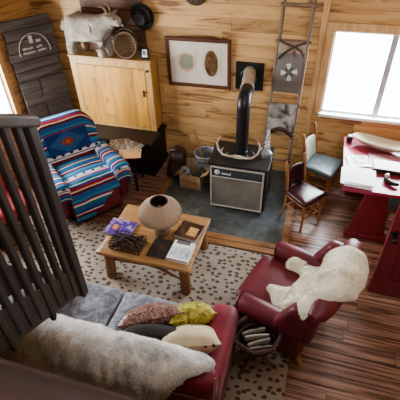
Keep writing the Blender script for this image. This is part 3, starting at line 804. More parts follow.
t = thing('cardboard_box', 'open tan cardboard box with faded red print on hearth beside the stove', 'box', (-1.395, 4.18, .012), R(-4))
bw_, bd_, bh_ = .30, .28, .215; b = MB(); k = .006
b.span((-bw_/2, -bd_/2, 0), (bw_/2, -bd_/2+k, bh_)); b.span((-bw_/2, bd_/2-k, 0), (bw_/2, bd_/2, bh_+.09)); b.span((-bw_/2, -bd_/2, 0), (-bw_/2+k, bd_/2, bh_)); b.span((bw_/2-k, -bd_/2, 0), (bw_/2, bd_/2, bh_)); b.span((-bw_/2, -bd_/2, 0), (bw_/2, bd_/2, k))
obj('box_body', b, 'cardboard', t, smooth=False)
obj('flap', MB().box((bw_/2+.045, 0, bh_+.03), (.115, bd_-.02, .005), rot=(0, R(-35), 0)), 'cardboard', t, smooth=False)
obj('flap', MB().box((-bw_/2-.04, 0, bh_-.03), (.10, bd_-.02, .005), rot=(0, R(-40), 0)), 'cardboard', t, smooth=False)
b = MB(); rnd = random.Random(2)
for i in range(7): b.box((-.09+.03*i, -bd_/2-.002, .125-.004*i), (.018, .003, rnd.uniform(.022, .034)), rot=(0, rnd.uniform(-.4, .4), 0))
obj('faded_print', b, 'redink', t)
o = obj('folded_board', MB().box((0, 0, .14), (.20, .035, .26)), 'olive', smooth=False, bevel=.004, loc=(-1.365, 4.12, .05)); o.rotation_euler = (R(-8), R(38), R(-6))
tag(o, 'dark olive board tilted across the open cardboard box', 'board')
o = obj('grey_booklet', MB().box((0, 0, .1), (.12, .02, .2)), 'mag1', smooth=False, bevel=.003, loc=(-1.475, 4.16, .065)); o.rotation_euler = (R(-14), R(-10), R(10))
tag(o, 'pale grey booklet poking up at left side inside the cardboard box', 'booklet')
def slump(p):
    k_ = (p.z+.19)/.38
    return Vector((p.x*(1.0-.35*k_)+.03*k_, p.y*(1-.35*k_), p.z))
t = thing('leather_bag', 'slumped dark brown leather bag on floor beside the cardboard box', 'bag', (-1.68, 4.33, .02))
obj('bag_body', MB().rbox((0, 0, .205), (.30, .36, .40), .10, 10, rot=(0, 0, .2), wob=.03, seed=3, shape=slump), leather('dark_brown_leather', (.042, .019, .012), .5), t)
obj('strap', MB().tube([(-.06, -.05, .37), (-.05, -.09, .43), (.03, -.10, .46), (.09, -.06, .41), (.10, -.02, .36)], .012, 8), 'strap', t)

# ------------------------------------------------------------------ ladder with textiles
def lad(side, z):
    k_ = z/2.25
    return Vector(((-.545+.085*k_ if side < 0 else -.195+.045*k_), 4.49+.165*k_*(1 if z < 3 else 1), z))
t = thing('wooden_ladder', 'tall grey pole ladder leaning on the pine wall behind the stove', 'ladder', (0, 0, 0))
for s in (-1, 1):
    zs = frange(.015, 3.3, 14); obj('rail', MB().tube([lad(s, z)+Vector((noise.noise(Vector((z*2, s, 0)))*.006, 0, 0)) for z in zs], .021, 10), 'ladder', t)
RZ = [.36, .735, 1.115, 1.845, 2.215, 2.6, 2.97]
for z in RZ: obj('rung', MB().tube([lad(-1, z)+Vector((-.035, -.018, 0)), lad(1, z)+Vector((.035, -.018, .0))], .015, 8), 'ladder', t)
def hang(name, z, length, back, mat, wl, wr, label, cat, hem=None, group=None):
    A, B = lad(-1, z), lad(1, z); mb = MB(); mid = (A+B)/2; half = (B.x-A.x)/2
    def fn(u, v):   # u -1..1 across, v: metres down the front (neg) or back (pos)
        x = mid.x+u*half*(wl if u < 0 else wr); lean = .165/2.25
        if v <= 0:
            r = .024; zz = z+.02+v; y = mid.y-.018-r-.008+v*lean*1.0+.012*noise.noise(Vector((u*2.2, v*5, z)))
            if v > -.03: k_ = (v+.03)/.03; y += r*k_*k_; zz -= .004
            if hem: zz += hem(u)*min(1, -v/length)
        else:
            zz = z+.02-v; y = mid.y+.012-v*lean*.3+.004
            if v < .03: k_ = 1-v/.03; y -= .02*k_*k_
        return Vector((x+(zz-z)*.02, y, zz))
    mb.grid(fn, frange(-1, 1, 18), frange(-length, back, 26), uvf=lambda u, v: (u*half, v))
    o = obj(name, mb, mat, solid=.008); return tag(o, label, cat, group)
o = hang('woven_blanket', 1.845, .58, .22, 'star', .94, .97, 'grey woven blanket with a star pattern draped over upper ladder rung', 'blanket')
b = MB(); A = lad(-1, 1.845); B = lad(1, 1.845)
def P_(u, v): return Vector(((A.x+B.x)/2+u*(B.x-A.x)/2, A.y-.068+.07*v, 1.865+v))
b.tube([P_(-.92, -.0), P_(-.4, -.035), P_(.1, -.06), P_(.6, -.10), P_(.9, -.16)], .011, 8)
b.tube([P_(-.9, -.20), P_(-.5, -.13), P_(0, -.075), P_(.5, -.03), P_(.92, -.01)], .011, 8)
strap = obj('strap', b, 'strap', o, recalc=True)
hang('cowhide_chaps', 1.115, .39, .2, 'cowhide', .98, .96, 'grey and white hide with a dark curved hem on lower ladder rung', 'hide', hem=lambda u: .10*(1-u*u)-.02)
b = MB(); A = lad(-1, 1.115); B = lad(1, 1.115); cxm = (A.x+B.x)/2; hw = (B.x-A.x)/2
b.grid(lambda u, v: Vector((cxm-.008+u*hw*.97, A.y-.088+.004*v, 1.135-.39+.10*(1-u*u)-.02+v)), frange(-1, 1, 16), frange(-.035, .025, 3))
hemo = obj('hem', b, 'strap', [q for q in bpy.data.objects if q.name == 'cowhide_chaps'][0], solid=.006)

# ------------------------------------------------------------------ coffee table and what is on it
t = thing('coffee_table', 'rustic honey-coloured coffee table with log legs on the spotted rug', 'table', (-1.345, 2.715, .018))
tw, td = .98, .775
def edge(p):
    return Vector((p.x+.012*noise.noise(Vector((p.y*5, p.x, 1))), p.y+.010*noise.noise(Vector((p.x*4, p.y, 5))), p.z))
mb = MB(); n_ = 16
mb.rbox((0, 0, .38), (tw, td, .045), .014, 14, shape=edge)
obj('tabletop', mb, 'oak', t, angle=60)
for sx in (-1, 1):
    for sy in (-1, 1):
        x, y = sx*(tw/2-.085), sy*(td/2-.075)
        obj('leg', MB().tube([(x+sx*.012, y+sy*.01, 0), (x+sx*.006, y, .1), (x, y, .25), (x-sx*.004, y, .36)], [.052, .053, .048, .046], 12), 'oakv', t)
for sy in (-1, 1):
    b = MB(); y = sy*(td/2-.09)
    b.tube([(-.40, y, .24), (-.28, y-.01, .25), (-.12, y-.03, .29), (.02, y-.03, .30), (.14, y-.02, .27), (.28, y-.02, .21), (.41, y, .13)], [.014, .013, .015, .014, .013, .014, .013], 8)
    b.tube([(.02, y-.03, .30), (.07, y-.03, .345)], .010, 6); b.tube([(-.28, y-.01, .25), (-.33, y-.02, .31)], [.011, .006], 6)
    obj('branch_stretcher', b, 'oakv', t)
TT = .018+.4035
# lamp
t = thing('table_lamp', 'squat table lamp with a woven string shade on the coffee table', 'lamp', (-1.283, 2.745, TT)); t.scale = (.95, .95, 1.03)
obj('base', MB().lathe([(0, 0), (.075, 0), (.085, .02), (.09, .055), (.075, .095), (.045, .115), (.025, .12), (0, .12)], seg=26), wicker('brown_pot_glaze', (.17, .10, .06), 40), t)
obj('stem', MB().tube([(0, 0, .115), (0, 0, .30)], .012, 10), 'black', t)
prof = [(.12, .175), (.175, .20), (.212, .235), (.225, .27), (.216, .31), (.187, .35), (.15, .38), (.115, .402), (.092, .415)]
sh = MB().shell(prof)
dark_shell = MB().shell([(.086, .412), (.11, .396), (.145, .373), (.18, .345), (.208, .308), (.217, .27), (.205, .238), (.17, .206), (.116, .182)], seg=40)
# string ribs
obj('lamp_shade', sh, 'shade', t, solid=.003)
obj('darkened_interior', dark_shell, 'strap', t)  # inner shell coloured dark to paint the shade inside the opening
b = MB()
for k in range(84):
    a = 2*PI*k/84; b.tube([((r+.002)*math.cos(a), (r+.002)*math.sin(a), z) for r, z in prof], .0034, 5, caps=False)
so = obj('string_winding', b, 'shade', t)
b = MB().tube([(.09*math.cos(a), .09*math.sin(a), .415) for a in frange(0, 2*PI, 30)], .007, 8, caps=False); obj('shade_ring', b, 'strap', t); b = MB().tube([(.118*math.cos(a), .118*math.sin(a), .177) for a in frange(0, 2*PI, 30)], .006, 8, caps=False)
obj('shade_ring', b, 'strap', t)
obj('bulb', MB().lathe([(0, .36), (.018, .35), (.028, .325), (.022, .295), (.013, .28), (0, .28)], seg=16), 'white', t)

def book(name, corners_c, size, ang, z, cover_m, label, cat='book', thick=.03, page='pages', group=None, extra=None):
    t = thing(name, label, cat, (corners_c[0], corners_c[1], z), R(ang), group)
    w, h = size
    b = MB(); b.span((-w/2, -h/2, thick-.003), (w/2, h/2, thick)); b.span((-w/2, -h/2, 0), (w/2, h/2, .003)); b.span((-w/2, -h/2, 0), (-w/2+.004, h/2, thick))
    obj('cover', b, cover_m, t, smooth=False)
    obj('pages', MB().span((-w/2+.004, -h/2+.004, .003), (w/2-.005, h/2-.004, thick-.003)), page, t, smooth=False)
    if extra: extra(t, w, h, thick)
    return t
def ex_brown(t, w, h, k):
    obj('cover_photo', MB().span((-.01, -.07, k), (.09, .05, k+.0012)), 'warmphoto', t, smooth=False)
book('photo_book', (-1.008, 2.814), (.245, .235), -8, TT, 'brownphoto', 'thick dark brown picture book near the right rear of the coffee table', thick=.045, extra=ex_brown)
def ex_white(t, w, h, k):
    obj('cover_photo', MB().span((-w/2+.012, -h/2+.02, k), (w/2-.012, .035, k+.0012)), 'bwphoto', t, smooth=False)
    obj('title_block', MB().span((-w/2+.03, .08, k), (w/2-.05, .125, k+.0014)), plain('grey_title', (.16, .16, .18), .5), t, smooth=False)
book('paperback_book', (-1.004, 2.528), (.22, .25), -2, TT, 'paper', 'white paperback with black and white cover photo at table front', thick=.04, extra=ex_white)
book('dark_notebook', (-1.228, 2.53), (.185, .25), -2, TT, 'darkcover', 'thin dark brown book lying left of the white paperback', thick=.014, extra=lambda t, w, h, k: obj('cover_stamp', MB().span((-.03, -.02, k), (.05, .04, k+.001)), 'strap', t, smooth=False))
# wire basket and purple magazine
t = thing('wire_basket', 'small dark wire basket at the left end of the coffee table', 'basket', (-1.55, 2.49, TT), R(-2))
b = MB(); w, h, k = .32, .19, .085
for z in (.006, .045, k):
    b.tube([(-w/2, -h/2, z), (w/2, -h/2, z), (w/2, h/2, z), (-w/2, h/2, z), (-w/2, -h/2, z)], .0045, 6)
obj('hoop', b, 'wire', t)
b = MB()
for i in range(8):
    x = -w/2+w*i/7
    for y in (-h/2, h/2): b.tube([(x, y, .004), (x, y, k)], .003, 5)
    b.tube([(x, -h/2, .005), (x, h/2, .005)], .003, 5)
for i in range(1, 5):
    y = -h/2+h*i/5
    for x in (-w/2, w/2): b.tube([(x, y, .004), (x, y, k)], .003, 5)
obj('wire_rods', b, 'wire', t)
rnd = random.Random(8); b = MB()
for i in range(20):
    p = [Vector((rnd.uniform(-.17, .17), rnd.uniform(-.10, .09), .012+rnd.uniform(0, .10))) for _ in range(4)]; b.tube(p, .006, 6)
o = obj('twig_bundle', b, 'twig', loc=(-1.57, 2.485, TT)); tag(o, 'tangle of dark twigs lying inside the small wire basket', 'twigs', kind='stuff')
t = book('purple_book', (-1.735, 2.695), (.29, .235), -3, TT+.0, 'purple', 'glossy purple book with orange spot at left end of coffee table', thick=.022, page='paper',
     extra=lambda t, w, h, k: obj('cover_spot', MB().lathe([(0, k), (.03, k), (.03, k+.001), (0, k+.001)], c=(-.05, -.01, 0), seg=16, sy=1.3), 'orange', t))

# ------------------------------------------------------------------ side table and magazines
t = thing('side_table', 'small dark side table between the blanketed armchair and the chest', 'table', (-2.27, 3.955, 0), R(10))
obj('tabletop', MB().span((-.21, -.20, .515), (.21, .20, .54)), 'darkx', t, smooth=False, bevel=.006)
b = MB(); b.span((-.18, -.17, .46), (.18, -.15, .515)); b.span((-.18, .15, .46), (.18, .17, .515)); b.span((-.18, -.15, .46), (-.16, .15, .515)); b.span((.16, -.15, .46), (.18, .15, .515))
obj('apron', b, 'darkx', t, smooth=False)
for x in (-.165, .165):
    for y in (-.155, .155): obj('leg', MB().tube([(x, y, 0), (x, y, .48)], [.016, .021], 8), 'dark', t)
for (x, y, a, s, m, lb, z) in ((-2.37, 4.04, 22, (.26, .32), 'mag1', 'black and white magazine lying at back of the small dark side table', .54),
                          (-2.21, 4.02, -18, (.28, .29), 'mag1', 'grey photo magazine fanned out over right of the side table', .550),
                          (-2.13, 3.86, 20, (.29, .21), 'mag2', 'orange-brown magazine on top at front corner of side table', .560)):
    book('magazine', (x, y), s, a, z, m, lb, 'magazine', .009, 'paper', 'magazines on the side table')

# ------------------------------------------------------------------ recliner with serape
t = thing('recliner_chair', 'red leather recliner beneath a bright blue striped blanket by the barn-board panel', 'armchair', (-2.67, 3.52, .018), R(52))
obj('chair_base', MB().rbox((0, .02, .19), (.80, .72, .30), .05, 8), 'redleather', t)
obj('seat', MB().rbox((0, -.06, .385), (.62, .66, .16), .06, 8, puff=.015), 'redleather', t)
bk = Matrix.Rotation(R(-16), 3, 'X')
obj('backrest', MB().rbox(bk @ Vector((0, 0, .27))+Vector((0, .235, .40)), (.70, .19, .66), .09, 10, rot=bk), 'redleather', t)
for s in (-1, 1): obj('armrest', MB().rbox((s*.385, -.02, .31), (.16, .74, .46), .075, 9), 'redleather', t)
fr = Matrix.Rotation(R(38), 3, 'X')
obj('footrest', MB().rbox((.0, -.405, .15), (.62, .07, .26), .035, 8, rot=Matrix.Rotation(R(-18), 3, 'X')), 'redleather', t)
for x in (-.3, .3):
    for y in (-.28, .30): obj('leg', MB().lathe([(.028, 0), (.032, .02), (.026, .06)], c=(x, y, -.004), seg=12), 'dark', t)
RZm = Matrix.Rotation(R(52), 4, 'Z'); RZm.translation = Vector((-2.67, 3.52, .018))
bl = MB()
def wob(p, a=.006): return p+noise.noise_vector(p*6)*a+noise.noise_vector(p*15)*a*.5
# back panel: profile over the backrest, wrapped at the sides
def backpt(u, v):
    # v metres along: 0 at top edge going down the front to .60; negative goes over the rear
    hw = .375; th = .115; L = .615
    r = .09; x = u
    off = 0
    if abs(u) > hw-.0: 
        e_ = abs(u)-hw; x = math.copysign(hw+.012, u); off = e_
    y, z = 0, 0
    if v >= .10: y = -th; z = L-(v-.10)
    elif v >= -.14:
        a = (v+.14)/.24*PI; y = th*math.cos(PI-a)*-1 if False else -th*math.cos(PI-a); z = L+.075*math.sin(a)
        y = th*math.cos(a)*1.0; 
    else: y = th; z = L-(-.14-v)
    if off: y = y*(1-min(1, off/.22)) + (.06)*min(1, off/.22); z -= off*.15
    z -= .10*max(0, (abs(x)-.22)/.16)**2*max(0, z-.3)/.3
    p = bk @ Vector((x, y, z))+Vector((0, .235, .36))
    return wob(p)
bl.grid(backpt, frange(-.54, .54, 28), frange(-.45, .56, 40), uvf=lambda u, v: (u, v+.02))
# seat panel then the front drop
def seatpt(u, v):
    if v < .56: p = Vector((u, .24-v, .485+.018*(1-(u/.27)**2)))
    elif v < .66:
        a = (v-.56)/.10*PI/2; p = Vector((u, .24-.56-.07*math.sin(a), .485-.07+.07*math.cos(a)))
    else: p = Vector((u*(1+.12*(v-.66)), -.395-.10*math.sin(min(1.5, (v-.66)*6)), .415-(v-.66)))
    return wob(p)
bl.grid(seatpt, frange(-.305, .305, 24), frange(0, 1.0, 60), uvf=lambda u, v: (u+.9, v+.70), mask=lambda u, v: v < 1.0-.24*max(0, min(1, (u+.10)/.32)))
for s in (-1, 1):
    def armpt(u, v):   # u across: inner bottom -> over -> outer; v along depth from rear to front and down
        w = .095; zz = .575
        if u < .09: q = (-w, .455+u)
        elif u < .34: a = (u-.09)/.25*PI; q = (-w*math.cos(a), .545+.045*math.sin(a))
        else: q = (w+.01*(u-.34), .545-(u-.34))
        if v < .62: y, dz = .24-v, 0
        else:
            k_ = v-.62; a = min(k_/.14, 1)*PI/2; y = -.38-.05*math.sin(a); dz = -(.06*(1-math.cos(a))+max(0, k_-.14))
        if dz < 0 and u > .34: dz *= max(.0, 1-(u-.34)*1.2)
        if dz < 0 and u < .09: dz *= .6
        p = Vector((s*(.385+q[0]), y, q[1]+dz))
        return wob(p)
    bl.grid(armpt, frange(0, .60, 24), frange(0, .92, 34), uvf=lambda u, v: (u*.9+.5, v+.40))
bl.v = [RZm @ p for p in bl.v]
o = obj('serape_blanket', bl, 'serape', solid=.01); tag(o, 'bright blue serape blanket with stripes and a diamond covering the recliner', 'blanket')

# ------------------------------------------------------------------ red armchair with sheepskin
CH = (.065, 2.316, 0); CA = R(252)
t = thing('red_leather_armchair', 'oxblood leather armchair with rolled arms, a sheepskin over its back', 'armchair', CH, CA)
def rake(p):
    return p
obj('chair_base', MB().rbox((0, -.03, .22), (.78, .62, .22), .04, 8), 'redleather', t)
obj('seat_cushion', MB().rbox((0, -.10, .39), (.58, .60, .17), .065, 10, puff=.025), 'redleather', t)
for s in (-1, 1):
    a = MB(); a.rbox((s*.345, -.0, .34), (.13, .54, .34), .04, 8)
    a.tube([(s*.36, -.29, .505), (s*.36, -.275, .51), (s*.36, -.1, .515), (s*.355, .22, .53)], [.07, .085, .088, .08], 20)
    a.lathe([(0, .018), (.03, .016), (.07, .006), (.088, 0)], c=(s*.36, -.29, .51), rot=Matrix.Rotation(PI/2, 3, 'X'), seg=20)
    ar = obj('armrest', a, 'redleather', t)
    obj('arm_front', MB().rbox((s*.355, -.275, .33), (.155, .06, .34), .028, 6), 'redleather', t)
bk2 = Matrix.Rotation(R(-17), 3, 'X')
def backshape(p):
    # taper toward seat, slight wing curve
    k_ = (p.z+.34)/.68; return Vector((p.x*(.90+.14*k_), p.y+.05*(p.x/.4)**2*-1, p.z))
bc = bk2 @ Vector((0, 0, .235))+Vector((0, .215, .36))
obj('backrest', MB().rbox(bc, (.76, .15, .60), .07, 12, rot=bk2, shape=backshape), 'redleather', t)
tp = bk2 @ Vector((0, 0, .525))+Vector((0, .235, .36))
b = MB(); b.tube([tp+Vector((x, -.05*(x/.4)**2, .025*(1-(x/.42)**2))) for x in frange(-.45, .45, 16)], [.04, .075]+[.088]*13+[.075, .04], 20)
obj('top_roll', b, 'redleather', t)
for s in (-1, 1):
    def wing(p, s=s):
        k_ = (p.z+.17)/.34; return Vector((p.x, p.y*(1.0-.40*max(0, k_))+.10*k_, p.z))
    obj('wing', MB().rbox((s*.385, .17, .66), (.12, .36, .36), .055, 9, shape=wing), 'redleather', t)
for s in (-1, 1):
    obj('leg', MB().lathe([(.020, 0), (.026, .01), (.018, .04), (.03, .09), (.034, .13)], c=(s*.33, -.27, 0), seg=14), 'brass', t)
    obj('leg', MB().tube([(s*.32, .30, 0), (s*.32, .28, .05), (s*.32, .25, .13)], [.02, .025, .032], 12), 'brass', t)
# sheepskin: pelt outline in (t across, s along) mapped on the chair profile
def prof_chair(s):
    """arc length s from seat (0 = on seat front) over the back to behind; returns (y, z, ny, nz)"""
    seg = [(-.42, .50), (.05, .50), (.20, .58), (tp.y-.10, tp.z-.02), (tp.y-.05, tp.z+.075), (tp.y+.02, tp.z+.095), (tp.y+.085, tp.z+.05), (tp.y+.105, tp.z-.03), (tp.y+.07, tp.z-.20), (tp.y+.03, tp.z-.40)]
    L = 0
    for (a, b_), (c, d_) in zip(seg, seg[1:]):
        l = math.hypot(c-a, d_-b_)
        if L+l >= s or (c, d_) == seg[-1]:
            k_ = (s-L)/l; return Vector((0, a+(c-a)*k_, b_+(d_-b_)*k_)), Vector((0, -(d_-b_)/l, (c-a)/l))
        L += l
def pip(poly, x, y):
    c = False; n = len(poly); j = n-1
    for i in range(n):
        xi, yi = poly[i]; xj, yj = poly[j]
        if (yi > y) != (yj > y) and x < (xj-xi)*(y-yi)/(yj-yi)+xi: c = not c
        j = i
    return c
def dist_poly(poly, x, y):
    best = 9
    for (x0, y0), (x1, y1) in zip(poly, poly[1:]+poly[:1]):
        dx, dy_ = x1-x0, y1-y0; k_ = max(0, min(1, ((x-x0)*dx+(y-y0)*dy_)/(dx*dx+dy_*dy_+1e-12)))
        best = min(best, math.hypot(x-x0-k_*dx, y-y0-k_*dy_))
    return best
def smoothpoly(p, it=2):
    for _ in range(it):
        q = []
        for a, b_ in zip(p, p[1:]+p[:1]): q += [(.75*a[0]+.25*b_[0], .75*a[1]+.25*b_[1]), (.25*a[0]+.75*b_[0], .25*a[1]+.75*b_[1])]
        p = q
    return p
def pelt(poly, fn, step, thick, seed=0, bulge=.05):
    poly = smoothpoly(poly); xs = [p[0] for p in poly]; ys = [p[1] for p in poly]; mb = MB()
    us = frange(min(xs)-step, max(xs)+step, int((max(xs)-min(xs))/step)+2); vs = frange(min(ys)-step, max(ys)+step, int((max(ys)-min(ys))/step)+2)
    def near(u, v):
        best = 9; q = (u, v)
        for (x0, y0), (x1, y1) in zip(poly, poly[1:]+poly[:1]):
            dx, dy_ = x1-x0, y1-y0; k_ = max(0, min(1, ((u-x0)*dx+(v-y0)*dy_)/(dx*dx+dy_*dy_+1e-12)))
            c = (x0+k_*dx, y0+k_*dy_); l = math.hypot(u-c[0], v-c[1])
            if l < best: best = l; q = c
        return q, best
    hu, hv = us[1]-us[0], vs[1]-vs[0]
    ok = lambda u, v: any(pip(poly, u+i*hu/2, v+j*hv/2) for i in (-1, 1) for j in (-1, 1))
    for top in (True, False):
        def f2(u, v):
            ins = pip(poly, u, v); q, d_ = near(u, v)
            if not ins: u, v = q; d_ = 0
            p, n = fn(u, v)
            k_ = min(1, d_/bulge); hgt = thick*math.sqrt(max(0, 1-(1-k_)**2))
            if top: return p+n*(.006+hgt*(1+.35*noise.noise(Vector((u*7, v*7, seed))))+.012*noise.noise(Vector((u*16, v*16, seed+4)))*k_)
            return p+n*.003
        mb.grid(f2, us, vs, mask=ok)
    return mb
def sk(u, s):
    p, n = prof_chair(s); x = u
    # front part spills on the seat toward the near arm
    return Vector((x, p.y, p.z)), n
poly = [(.06, .36), (.07, .26), (.12, .24), (.16, .31), (.24, .36), (.29, .44), (.30, .55), (.29, .68), (.33, .74), (.42, .80), (.47, .90), (.41, .98), (.35, 1.0), (.31, 1.10), (.19, 1.21), (.0, 1.27), (-.18, 1.21), (-.28, 1.06), (-.31, .90), (-.29, .74), (-.27, .60), (-.31, .50), (-.36, .42), (-.34, .30), (-.25, .26), (-.17, .30), (-.19, .38), (-.17, .45), (-.09, .48), (0, .43)]
pm = pelt(poly, sk, .022, .075, 2, .09)
RC = Matrix.Rotation(CA, 4, 'Z'); RC.translation = Vector(CH)
pm.v = [RC @ p for p in pm.v]
pm.fur(14000, .013, .006, .35, 5)
o = obj('sheepskin_throw', pm, 'sheep', angle=180); tag(o, 'cream sheepskin throw spread over the back of the red leather armchair', 'sheepskin')

# ------------------------------------------------------------------ twig basket with magazines
t = thing('twig_magazine_basket', 'purplish twig basket on crossed legs beside the red armchair', 'basket', (-.135, 1.83, .018), R(15))
b = MB(); n = 7
ring = lambda r, z, k: (r*math.cos(2*PI*k/n), r*math.sin(2*PI*k/n)*.92, z)
for r, z, w in ((.115, .26, .010), (.16, .35, .008), (.19, .43, .013), (.193, .447, .012)): b.tube([ring(r, z, k) for k in range(n)]+[ring(r, z, 0)], w, 7)
obj('basket_hoop', b, 'basket', t)
b = MB()
for k in range(28):
    a = 2*PI*k/28; b.tube([(.10*math.cos(a), .09*math.sin(a), .25), (.16*math.cos(a), .15*math.sin(a), .35), (.195*math.cos(a), .18*math.sin(a), .45+.012*math.sin(k*2.3))], .006, 6)
obj('basket_twigs', b, 'basket', t)
obj('basket_lining', MB().shell([(0, .255), (.095, .255), (.148, .34), (.178, .43)], seg=24), 'blackmatte', t)
for k in range(3):
    a = 2*PI*k/3+.5; obj('leg', MB().tube([(.13*math.cos(a), .13*math.sin(a), .34), (0, 0, .20), (-.19*math.cos(a+.25), -.19*math.sin(a+.25), .0)], [.011, .013, .012], 8), 'basket', t)
for i, (x, y, a, tl, m, lb) in enumerate(((-.035, .06, 35, 12, 'mag1', 'dark photo magazine in the twig basket, nearest the armchair'), (.0, .02, 28, 22, 'paper', 'white magazine lying second from armchair in the twig basket'), (.02, -.025, 40, 30, 'pages', 'cream magazine lying third from armchair in twig basket'), (.045, -.065, 33, 36, 'mag1', 'grey magazine at the front rim of twig basket'))):
    q = thing('magazine', lb, 'magazine', (-.135+x, 1.83+y, .385-.012*i), 0, 'magazines in the twig basket'); q.rotation_euler = (R(112-tl*.6), R(-6+3*i), R(a-8))
    bend = lambda p: Vector((p.x, p.y, p.z+.006*(p.x/.1)**2))
    obj('cover', MB().rbox((0, 0, 0), (.20, .10, .012), .005, 5, shape=bend), m, q)
    obj('pages', MB().rbox((0, .004, .0095), (.19, .095, .008), .003, 5, shape=bend), 'pages', q)

# ------------------------------------------------------------------ sofa
t = thing('red_sofa', 'long crimson sofa with grey velvet seat cushions seen from behind', 'sofa', (-1.14, 1.55, .018))
SX0, SX1 = -.86, .84     # local ends
obj('sofa_base', MB().rbox(((SX0+SX1)/2, .02, .16), (SX1-SX0-.02, .78, .24), .03, 8), 'redcloth', t)
for x0, x1 in ((SX0+.16, -.215), (-.205, SX1-.23)):
    obj('seat_cushion', MB().rbox(((x0+x1)/2, .10, .335), (x1-x0, .66, .17), .06, 14, puff=.02, wob=.010, seed=x0), 'velvet', t)
def rakeb(p): return Vector((p.x, p.y-.10*(p.z+.3)*.5, p.z))
obj('backrest', MB().rbox(((SX0+SX1)/2, -.29, .43), (SX1-SX0-.02, .20, .72), .085, 14, shape=rakeb), 'redcloth', t)
for s, x in ((-1, SX0+.07), (1, SX1-.115)):
    w = .14 if s < 0 else .23
    ar = MB(); ar.rbox((x, .02, .31), (w, .80, .54), .075, 10)
    obj('armrest', ar, 'redcloth', t)
b = MB()
b.tube([(SX1-.02-.0, -.41, .62), (SX1-.5, -.425, .60), (SX1-1.0, -.425, .60)], .004, 6); b.tube([(SX1-.02, -.33, .78), (SX1-.012, -.42, .6), (SX1-.012, -.40, .2)], .005, 6)
obj('piping', b, plain('pale_piping', (.55, .32, .22), .7), t)
for x in (SX0+.06, SX1-.06):
    for y in (-.30, .34): obj('leg', MB().lathe([(.022, 0), (.03, .045)], c=(x, y, -.004), seg=10), 'dark', t)
# hide over the back: coordinates (x, s): s=0 at seat side bottom, over the top, down the rear
def sofa_prof(s):
    seg = [(1.385, .47), (1.365, .62), (1.345, .76), (1.315, .815), (1.26, .838), (1.20, .838), (1.14, .815), (1.10, .74), (1.105, .60), (1.115, .40), (1.12, .2)]
    L = 0
    for (a, b_), (c, d_) in zip(seg, seg[1:]):
        l = math.hypot(c-a, d_-b_)
        if L+l >= s or (c, d_) == seg[-1]:
            k_ = (s-L)/l; return Vector((0, a+(c-a)*k_, b_+(d_-b_)*k_)), Vector((0, (d_-b_)/l, -(c-a)/l))
        L += l
def hd(u, s):
    p, n = sofa_prof(s); fold = .012*math.sin(u*26+2*noise.noise(Vector((u*3, s*2, 0)))*3)*max(0, min(1, (s-.3)*3))
    return Vector((u, p.y, p.z))+n*(.010+abs(fold)*2.0), n
poly = [(-1.98, .20), (-1.70, .12), (-1.45, .17), (-1.2, .14), (-.95, .20), (-.72, .22), (-.5, .30), (-.335, .36), (-.33, .44), (-.45, .50), (-.55, .58), (-.62, .72), (-.68, .90), (-.9, 1.0), (-1.3, .96), (-1.7, 1.0), (-1.97, .94), (-1.99, .6)]
hm_ = pelt(poly, hd, .026, .024, 6, .05)
hm_.fur(15000, .012, .006, .5, 9)
o = obj('hide_throw', hm_, 'hide', angle=180); tag(o, 'grey-white furry hide draped along the back of the red sofa', 'hide')

# pillows
def pillow(name, c, size, rot, mat, label, piping=None):
    w, h, k = size; mb = MB(); n = 16
    for s in (1, -1):
        def f(u, v):
            e = (1-abs(u)**2.6)*(1-abs(v)**2.6); z = s*k/2*max(0, e)**.55
            pin = 1-.07*(1-abs(u))*abs(v)**4; pin2 = 1-.07*(1-abs(v))*abs(u)**4
            p = Vector((u*w/2*pin2, v*h/2*pin, z)); return p+noise.noise_vector(p*9+Vector(c))*.008
        mb.grid(f, frange(-1, 1, n), frange(-1, 1, n))
    t = thing(name, label, 'pillow', c); t.rotation_euler = rot
    me = obj('pillow_body', mb, mat, t, recalc=False)
    pts = []
    for a, b_ in ((( -1, -1), (1, -1)), ((1, -1), (1, 1)), ((1, 1), (-1, 1)), ((-1, 1), (-1, -1))):
        for i in range(8):
            u = a[0]+(b_[0]-a[0])*i/8; v = a[1]+(b_[1]-a[1])*i/8
            pts.append((u*w/2*(1-.07*(1-abs(v))*abs(u)**4), v*h/2*(1-.07*(1-abs(u))*abs(v)**4), 0))
    obj('seam', MB().tube(pts+[pts[0]], .004, 6, caps=False), piping or mat, t)
    return t
pillow('throw_pillow', (-.965, 1.66, .575), (.50, .37, .22), (R(-52), 0, R(30)), 'sequin', 'mauve-brown sequined pillow at left of the sofa pillow pile')
pillow('throw_pillow', (-.87, 1.52, .585), (.48, .38, .18), (R(-60), 0, R(14)), 'darkpillow', 'nearly black suede pillow leaning on hide between the light ones')
pillow('throw_pillow', (-.665, 1.77, .575), (.37, .35, .20), (R(-48), 0, R(30)), 'brocade', 'yellow-green brocade pillow at the front right of the sofa')
pillow('throw_pillow', (-.60, 1.535, .615), (.45, .38, .22), (R(-46), 0, R(20)), 'creamspot', 'cream pillow with small dark spots beside the right sofa arm')

